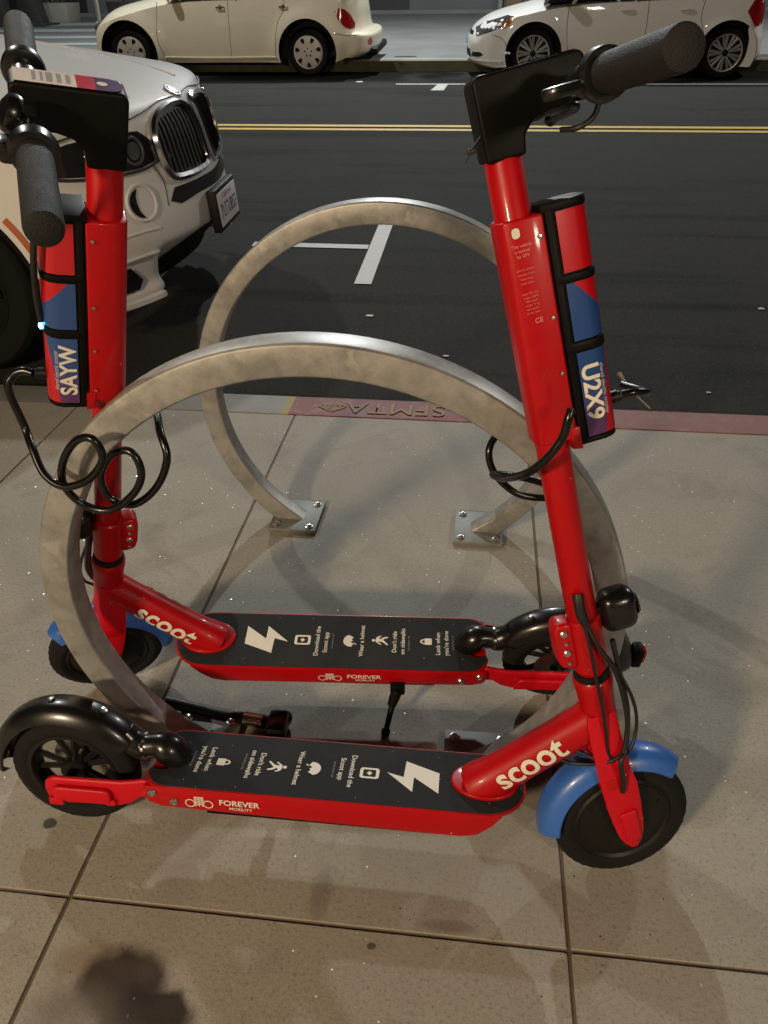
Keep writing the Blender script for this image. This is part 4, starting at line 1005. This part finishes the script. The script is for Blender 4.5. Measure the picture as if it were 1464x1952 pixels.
for sd in (-1,1):
    g=c.side(sd); mb=MB(); flat(mb,[(1.90,.47),(1.97,.515),(1.80,.615),(1.52,.70),(1.44,.69),(1.55,.60),(1.72,.525)],g,step=.04); hl=mb.build('headlight',M['headlamp'],h)
    mb=MB(); flat(mb,[(1.49,.68),(1.435,.69),(1.50,.60),(1.575,.555),(1.585,.60)],c.side(sd,.006),step=.03); mb.build('side_marker',M['amber'],hl)
    mb=MB(); flat(mb,[(-1.40,.86),(-1.33,.72),(-1.45,.56),(-1.56,.58),(-1.60,.72),(-1.53,.86)],g,step=.04); mb.build('tail_light',M['taillamp'],h)
    for seam in ([(.78,.84),(.79,.6),(.75,.3),(.72,.17)],[(-.16,.86),(-.17,.6),(-.16,.3),(-.14,.17)],[(-.83,.87),(-.80,.68),(-.86,.52)],[(1.50,.19),(1.50,.30),(1.56,.44),(1.72,.50)]):
        mb=MB(); line_tube(mb,seam,c.side(sd,-.0015),.004); mb.build('seam',M['seam'],body)
    for hx in (.08,-.62):
        mb=MB(); tube(mb,[c.side(sd,.012)(hx-.075,.735+.01),c.side(sd,.022)(hx-.03,.737+.01),c.side(sd,.022)(hx+.04,.737+.01),c.side(sd,.012)(hx+.085,.735+.01)],[.010,.013,.013,.010],8); mb.build('door_handle',M['carwhite'],h)
    mb=MB(); line_tube(mb,[(.7,.20),(0,.185),(-.75,.20)],c.side(sd,.004),.010); mb.build('sill_strip',M['carwhite'],body)
    mb=MB(); flat(mb,[(1.10,.795),(.92,.835),(.95,.862),(1.02,.865)],lambda x,z:(x,sd*.785,z)); box(mb,(.86,sd*.86,.90),(.10,.16,.11),bev=.03); mb.build('wing_mirror',M['trim'],h)
g=c.frontx(); mb=MB(); flat(mb,[(-.45,.47),(-.42,.51),(.42,.51),(.45,.47)],g,step=.05); flat(mb,[(-.5,.20),(-.45,.31),(.45,.31),(.5,.20)],g,step=.06); mb.build('grille',M['trim'],h)
mb=MB(); flat(mb,rrect(-.15,.33,.15,.42,.01),c.frontx(.02)); mb.build('number_plate',M['trim'],h)
for sd in (-1,1):
    mb=MB(); flat(mb,[(1.955,.24),(1.86,.245),(1.80,.27),(1.84,.30),(1.95,.29)],c.side(sd,.004),step=.03); mb.build('fog_lamp',M['headdark'],h)
    mb=MB(); line_tube(mb,[(2.0,.215),(1.9,.20),(1.75,.205),(1.56,.20)],c.side(sd,.004),.011); mb.build('bumper_lip',M['carwhite'],body)
# ---------------- cream retro wagon (left centre)
p=parked('parked_car',-3.595,12.62,PI,'cream retro wagon with rounded fenders and silver hubcaps parked across the street at left')
c=Car([(1.66,.18,.02,0),(1.70,.22,.05,0),(1.73,.30,.07,0),(1.73,.42,.08,0),(1.72,.52,.08,.02),(1.68,.64,.06,.08),(1.56,.76,.04,.13),(1.30,.83,.0,.13),(.95,.88,.0,.10),(.62,.905,0,.07),(0,.90,0,.03),(-.9,.90,0,.02),(-1.5,.93,0,.03),(-1.84,.94,.12,.03),(-1.92,.80,.30,0),(-1.95,.60,.32,0),(-1.99,.50,.30,0),(-2.09,.48,.26,0),(-2.11,.40,.26,0),(-2.09,.28,.26,0),(-1.98,.22,.24,0)],
      .80,2.5,.17,(1.225,-1.225),.285,.388,(.055,.11),.55,.07)
body=c.body('body',M['carcream'],p)
for a in (1.225,-1.225):
    for sd in (-1,1): car_wheel(p,a,sd*.715,.285,.195,sd,'hubcap',.18)
cabin(p,[(.62,.89),(.45,.90),(-.3,.90),(-1.1,.91),(-1.82,.93)],[(.15,1.38),(0,1.44),(-.5,1.48),(-1.1,1.46),(-1.62,1.36)],.765,.60,M['carcream'],(0,1,2,3,4))
for sd in (-1,1):
    g=c.side(sd)
    mb=MB(); flat(mb,ell(-1.735,.665,.062,.155,24) if 0 else [(-1.60,.745),(-1.66,.775),(-1.73,.765),(-1.80,.70),(-1.85,.60),(-1.845,.545),(-1.80,.54),(-1.72,.575),(-1.64,.66)],g,step=.03); mb.build('tail_light',M['taillamp'],p)
    mb=MB(); flat(mb,[(-2.02,.36),(-2.02,.42),(-2.045,.44),(-2.06,.40),(-2.05,.35)],c.side(sd,.006)); mb.build('reflector',M['reflred'],p)
    for seam in ([(.76,.86),(.80,.6),(.80,.4),(.72,.20)],[(-.20,.90),(-.19,.6),(-.17,.22)],[(-.95,.90),(-.93,.76),(-.84,.60),(-.80,.36),(-.79,.22)],[(-1.60,.50),(-1.75,.48),(-1.93,.485)]):
        mb=MB(); line_tube(mb,seam,c.side(sd,-.0015),.004); mb.build('seam',M['seam'],body)
    for hx in (-.09,-.93):
        mb=MB(); tube(mb,[c.side(sd,.006)(hx-.055,.80),c.side(sd,.028)(hx-.04,.80),c.side(sd,.028)(hx+.04,.80),c.side(sd,.006)(hx+.055,.80)],.010,8); flat(mb,ell(hx,.80,.03,.022,14),c.side(sd,.004)); mb.build('door_handle',M['chrome'],p)
    mb=MB(); line_tube(mb,[(.75,.235),(0,.225),(-.8,.235)],c.side(sd,.004),.012); mb.build('sill_strip',M['carcream'],body)
    mb=MB(); flat(mb,ell(1.66,.60,.035,.06,20),c.side(sd,.004),step=.02); mb.build('headlight',M['chrome'],p)
    mb=MB(); box(mb,(.55,sd*.87,.98),(.10,.16,.11),bev=.03); mb.build('wing_mirror',M['carcream'],p)
mb=MB(); box(mb,(-2.05,0,.27),(.16,1.2,.09),bev=.03); mb.build('rear_valance',M['trim'],p)
mb=MB(); flat(mb,[(-.35,.35),(-.42,.60),(.42,.60),(.35,.35)],c.frontx(),step=.06); mb.build('grille',M['trim'],p)
# ---------------- white luxury suv by our kerb (left foreground)
b=parked('parked_car',-3.50,3.89,0,'white suv with twin rounded chrome grilles parked nose towards the racks on our side')
NX=2.235
c=Car([(NX-.08,.235,.33,0),(NX-.02,.25,.37,0),(NX+.005,.285,.39,0),(NX-.01,.33,.40,0),(NX+.0,.39,.42,0),(NX+.02,.47,.44,0),(NX+.02,.56,.44,0),(NX+.0,.66,.43,0),(NX-.025,.78,.41,0),(NX-.05,.88,.37,.01),(NX-.085,.945,.32,.02),(NX-.15,.99,.25,.035),(NX-.33,1.045,.14,.06),(NX-.60,1.10,.10,.09),(NX-.9,1.145,.0,.11),(NX-1.35,1.20,0,.12),(.72,1.23,0,.10),(0,1.20,0,.06),(-1.5,1.18,0,.04),(-2.3,1.15,.05,.04),(-2.5,1.0,.25,0),(-2.55,.7,.35,0),(-2.6,.45,.35,0),(-2.5,.2,.3,0)],
      .94,1.5,.27,(1.33,-1.42),.37,.44,(.012,.05),.68,.05,6)
c.rec=.16
body=c.body('body',M['cargrey'],b,44)
for a in (1.33,-1.42):
    for sd in (-1,1): car_wheel(b,a,sd*.80,.37,.25,sd,'plain',.24)
cabin(b,[(.80,1.20),(.5,1.20),(-.4,1.19),(-1.4,1.18),(-2.35,1.15)],[(.05,1.60),(-.15,1.64),(-.7,1.68),(-1.5,1.66),(-2.1,1.56)],.86,.66,M['cargrey'],(0,1,2,3,4))
g=c.frontx()
for sd in (-1,1):
    K=[(.040,.76),(.036,.84),(.042,.915),(.07,.948),(.15,.957),(.27,.945),(.345,.92),(.380,.875),(.385,.80),(.368,.735),(.325,.70),(.20,.69),(.09,.695),(.05,.715)]
    K=[(sd*y,z) for y,z in K]
    Kc=[(q.x,q.y) for q in catmull([(y,z,0) for y,z in K],4,True)]
    mb=MB(); flat(mb,Kc,c.frontx(.004),step=.04); kg=mb.build('grille',M['walldark'],b)
    mb=MB(); line_tube(mb,K,c.frontx(.012),.017,4,True); mb.build('chrome_frame',M['chrome'],kg)
    mb=MB()
    for k in range(9):
        y=sd*(.075+k*.031); zs=[z for (a,z) in Kc if abs(a-y)<.02]
        if zs: z0_,z1_=min(zs)+.02,max(zs)-.02; tube(mb,[c.frontx(.014)(y,z0_+(z1_-z0_)*j/6) for j in range(7)],.0045,6)
    mb.build('slats',M['gloss'],kg)
    # headlight
    mb=MB(); flat(mb,[(sd*.385,.785),(sd*.40,.86),(sd*.46,.905),(sd*.62,.922),(sd*.80,.922),(sd*.90,.905),(sd*.915,.86),(sd*.86,.815),(sd*.70,.785),(sd*.5,.772)],g,step=.035); hl=mb.build('headlight',M['headdark'],b)
    for hy,hz,hr in ((.52,.842,.050),(.69,.85,.050)):
        mb=MB(); G=c.frontx(.008); line_tube(mb,ell(sd*hy,hz,hr,hr,14),G,.007,2,True); flat(mb,ell(sd*hy,hz,hr*.7,hr*.7,18),G,step=.03); mb.build('projector',M['headlamp'],hl)
    mb=MB(); line_tube(mb,[(sd*.39,.78),(sd*.5,.766),(sd*.70,.779),(sd*.86,.809),(sd*.915,.855)],c.frontx(.006),.006); mb.build('seam',M['seam'],body)
    # fog lamp
    mb=MB(); line_tube(mb,ell(sd*.555,.648,.072,.070,16),c.frontx(.001),.008,2,True); flat(mb,ell(sd*.555,.648,.069,.067,24),c.frontx(.003),step=.03); fo=mb.build('fog_lamp',M['cargrey'],b)
    mb=MB(); G=c.frontx(.007); flat(mb,[(sd*(.555+.062*math.cos(R(t))),.648+.060*math.sin(R(t))) for t in range(-84,85,12)]+[(sd*(.562+.022*math.cos(R(t))),.648+.052*math.sin(R(t))) for t in (70,35,0,-35,-70)],G,step=.02); mb.build('lens',M['headdark'],fo)
    mb=MB(); G=c.frontx(.011); flat(mb,ell(sd*.600,.665,.009,.014,12),G); mb.build('bulb',M['chrome'],fo)
    # outer air intake with painted recess above
    mb=MB(); flat(mb,[(sd*.625,.345),(sd*.68,.412),(sd*.89,.418),(sd*.92,.33),(sd*.66,.312)],g,step=.04); mb.build('air_intake',M['trim'],b)
    mb=MB(); line_tube(mb,[(sd*.52,.435),(sd*.62,.442),(sd*.80,.442),(sd*.91,.44)],c.frontx(.002),.007); line_tube(mb,[(sd*.50,.53),(sd*.62,.54),(sd*.80,.54)],c.frontx(-.002),.006); mb.build('bumper_crease',M['cargrey'],body)
    mb=MB(); line_tube(mb,[(sd*.53,.250),(sd*.6,.256),(sd*.75,.268),(sd*.90,.28)],c.frontx(.010),.019); mb.build('bumper_lip',M['cargrey'],body)
    mb=MB(); line_tube(mb,[(sd*.05,.972),(sd*.2,.974),(sd*.37,.958),(sd*.5,.948),(sd*.7,.948),(sd*.88,.93)],c.frontx(.0),.004); line_tube(mb,[(sd*.43,.77),(sd*.40,.69),(sd*.42,.60)],c.frontx(-.001),.003); mb.build('seam',M['seam'],body)
    # side marker, arch lip
    mb=MB(); flat(mb,[(1.33+.475*math.cos(a),.37+.475*math.sin(a)) for a in [R(20+4*k) for k in range(6)]]+[(1.33+.50*math.cos(a),.37+.50*math.sin(a)) for a in [R(40-4*k) for k in range(6)]],c.side(sd,.004)); mb.build('side_marker',M['amber'],b)
    mb=MB()
    line_tube(mb,[(1.33+.44*math.cos(R(a)),.37+.44*math.sin(R(a))) for a in range(-15,196,15)],c.side(sd,.0),.009,3); mb.build('arch_trim',M['trim'],body)
    mb=MB(); box(mb,(.55,sd*1.02,1.26),(.12,.2,.14),bev=.04); mb.build('wing_mirror',M['cargrey'],b)
    for seam in ([(.62,1.10),(.66,.8),(.62,.5),(.55,.25)],[(-.45,1.10),(-.45,.7),(-.44,.25)]):
        mb=MB(); line_tube(mb,seam,c.side(sd,-.0015),.004); mb.build('seam',M['seam'],body)
    mb=MB(); flat(mb,[(-2.30,1.02),(-2.2,.80),(-2.4,.78),(-2.46,.98)],c.side(sd),step=.05); mb.build('tail_light',M['taillamp'],b)
mb=MB()
flat(mb,[(-.40,.615),(-.35,.66),(-.2,.655),(0,.655),(.2,.655),(.35,.66),(.40,.615),(.34,.590),(.2,.60),(0,.60),(-.2,.60),(-.34,.590)],g,step=.04)
mb.build('grille',M['trim'],b)
mb=MB()
flat(mb,[(-.50,.237),(-.49,.32),(-.44,.375),(-.30,.42),(-.18,.45),(.18,.45),(.30,.42),(.44,.375),(.49,.32),(.50,.237)],g,step=.03); mb.build('air_intake',M['trim'],b)
# licence plate
mb=MB(); xp=NX+.035; Tp=Matrix.Translation((xp,0,.50))@Matrix.Rotation(R(-4),4,'Y')
box(mb,(0,0,0),(.04,.33,.19),bev=.006); pf=mb
mb=MB(); box(mb,(.021,0,0),(.004,.295,.148),bev=.001); pl=mb.build('licence_plate',M['plate'],b,T=Tp); pf.build('plate_frame',M['trim'],pl,T=Tp)
mb=MB(); text(mb,'7UTU853',.088,lambda u,v:(.0238,u,-.014+v),.01,sx=.72); mb.build('plate_number',M['plateblue'],pl,180,T=Tp)
mb=MB(); text(mb,'California',.036,lambda u,v:(.0238,u,.052+v),.01); mb.build('plate_heading',M['platered'],pl,180,T=Tp)
# bonnet badge and creases
def hoodz(x,y):
    ps=[q for q in c.P if q[0]>.5 and q[1]>.9]; best=min(range(len(ps)-1),key=lambda i:0 if (ps[i][0]-x)*(ps[i+1][0]-x)<=0 else 1+abs(ps[i][0]-x))
    a_,b_=ps[best],ps[best+1]; t=(x-a_[0])/(b_[0]-a_[0]) if b_[0]!=a_[0] else 0
    return a_[1]+(b_[1]-a_[1])*t-(a_[3]+(b_[3]-a_[3])*t)*abs(y/.94)**2.6
bx=NX-.135; zb=hoodz(bx,0)+.002; sl=math.atan2(hoodz(bx-.04,0)-hoodz(bx+.04,0),.08)
mb=MB(); Tb=Matrix.Translation((bx,0,zb))@Matrix.Rotation(sl,4,'Y')
lathe(mb,[(.041,0),(.041,.004),(.036,.006),(.030,.005)],(0,0,0),(0,0,1),32,0,cap=False); bd=mb.build('badge',M['chrome'],b,T=Tb)
mb=MB(); lathe(mb,[(.036,.003),(.036,.0055),(0,.006)],(0,0,0),(0,0,1),28); mb.build('badge_ring',M['trim'],bd,T=Tb)
mb=MB()
for k in range(4): flat(mb,[(0,0)]+[(.021*math.cos(a),.021*math.sin(a)) for a in [PI/2*k+PI/2*j/6 for j in range(7)]],lambda u,v:(u,v,.0064),k%2)
mb.build('badge_centre',[M['bwhite'],M['plate']],bd,T=Tb)
mb=MB()
for sd in (-1,1):
    P=[(x,sd*(.30+.25*(1-(x-.7)/1.3)),hoodz(x,.4)-.003) for x in [NX-.22-k*.1 for k in range(14)]]
    tube(mb,P,.005,8)
mb.build('bonnet_crease',M['cargrey'],body,60)

# ================================================================== FAR BACKGROUND
# building beyond the plaza
YB=26.5; bz=plz(YB)
bl=empty('office_building',(0,YB,bz)); tag(bl,'dim grey building with dark panels and columns beyond the far pavement','building')
mb=MB(); box(mb,(0,2.0,4.5),(76,1.5,10)); mb.build('wall',M['wall'],bl,T=Matrix.Identity(4))
for x,wd in ((-3.6,2.4),(-15,5),(-24,4),(12,4),(20,3)):
    mb=MB(); box(mb,(x,1.2,2.2),(wd,.12,4.4)); mb.build('dark_panel',M['walldark'],bl)
for x in (.7,): 
    mb=MB(); box(mb,(x,1.1,1.3),(.45,.3,2.6)); mb.build('door',M['door'],bl)
    mb=MB(); box(mb,(x-.4,1.1,1.3),(.12,.3,2.6)); mb.build('door_frame',M['post'],bl)
mb=MB(); box(mb,(0,.9,.05),(40,.6,.12)); mb.build('plinth',M['farpave'],bl)
for px_,yy,wd in ((-12.30,22.0,.72),(-11.40,22.0,.46)):
    cc=empty('column',(px_,yy,plz(yy))); tag(cc,'dark square column with flared foot, %s of the pair beyond the suv bonnet'%('left' if px_<-12 else 'right'),'column','columns on the far plaza')
    mb=MB(); prism(mb,[(-wd/2-.10,0),(-wd/2,.5),(-wd/2,5),(wd/2,5),(wd/2,.5),(wd/2+.10,0)],-wd/2,wd/2,axes=(0,2,1),bev=.02); mb.build('shaft',M['column'],cc)
    mb=MB(); box(mb,(0,0,.03),(wd+.5,wd+.4,.06),bev=.01); mb.build('foot',M['column'],cc)
pz=plz(13.2); sg=empty('sign_post',(-5.80,13.2,pz)); tag(sg,'thin grey metal post on the far pavement left of the cream car','post')
mb=MB(); tube(mb,[(0,0,0),(0,0,3.2)],.03,10); mb.build('pole',M['post'],sg)
mb=MB(); box(mb,(0,-.04,2.8),(.45,.02,.6),bev=.01); mb.build('sign_plate',M['post'],sg)
random.seed(4)
for i in range(4):
    x=-16+i*1.9+random.random()*.8; y=23.5+random.random(); o=empty('planter',(x,y,plz(y)))
    tag(o,'%s dark planter with ragged shrub in front of the far building'%('leftmost','second','third','rightmost')[i],'planter','planters along the far building')
    mb=MB(); prism(mb,[(-.38,0),(-.45,.45),(.45,.45),(.38,0)],-.4,.4,axes=(0,2,1),bev=.02); mb.build('pot',M['column'] if i%2 else M['post'],o)
    mb=MB()
    for k in range(160):
        a=random.uniform(0,2*PI); r_=random.uniform(0,.38); z=.45+random.uniform(0,.55)*(1-r_); q=Vector((r_*math.cos(a),r_*math.sin(a),z)); u=Vector((random.uniform(-1,1),random.uniform(-1,1),random.uniform(-.3,1))).normalized()*.09; v=u.orthogonal().normalized()*.03
        mb.add([q,q+u*.5+v,q+u,q+u*.5-v],[(0,1,2,3)])
    mb.build('foliage',simple('shrub_leaves',(.04,.06,.03),.6) if i==0 else bpy.data.materials['shrub_leaves'],o,180)
# ================================================================== SMALL LITTER
tw=catmull([(.588,2.95,.012),(.600,2.88,.012),(.625,2.77,.008),(.660,2.66,.006)],5)
mb=MB(); n=len(tw); tube(mb,tw,[.012-.0065*min(1,i/5) if i<6 else .0045-.0015*i/n for i in range(n)],7); 
o=mb.build('twig',M['bark'],None,60); tag(o,'short brown twig leaning on the red kerb at right','twig')
spots=[(-.512,3.759,.020,.008,'small white scrap on the asphalt seen through the hoops'),(-.11,3.327,.014,.007,'tiny pale scrap on the asphalt above the nearer hoop'),(1.43,3.992,.016,.012,'white scrap on the dark asphalt at the right edge'),(1.434,10.25,.03,.015,'white scrap on the road beyond the yellow lines at right'),(.98,3.069,.010,.006,'small pale pebble in the gutter by the red kerb'),(-1.62,11.35,.05,.02,'white scrap on the road behind the cream car rear wheel')]
for x,y,a,b_,lab in spots:
    mb=MB(); z=roadz(y)+.004; pts=[(x+a*math.cos(t)*(1+.25*math.sin(3*t+x)),y+a*.7*math.sin(t)*(1+.2*math.cos(2*t))) for t in [2*PI*k/9 for k in range(9)]]
    vs=[(u,v,z) for u,v in pts]+[(x+(u-x)*.6,y+(v-y)*.6,z+b_*.35) for u,v in pts]; mb.add(vs,[(k,(k+1)%9,9+(k+1)%9,9+k) for k in range(9)]+[tuple(range(9,18))])
    tag(mb.build('paper_scrap',M['paper'],None,60),lab,'litter','scraps of litter on the road')
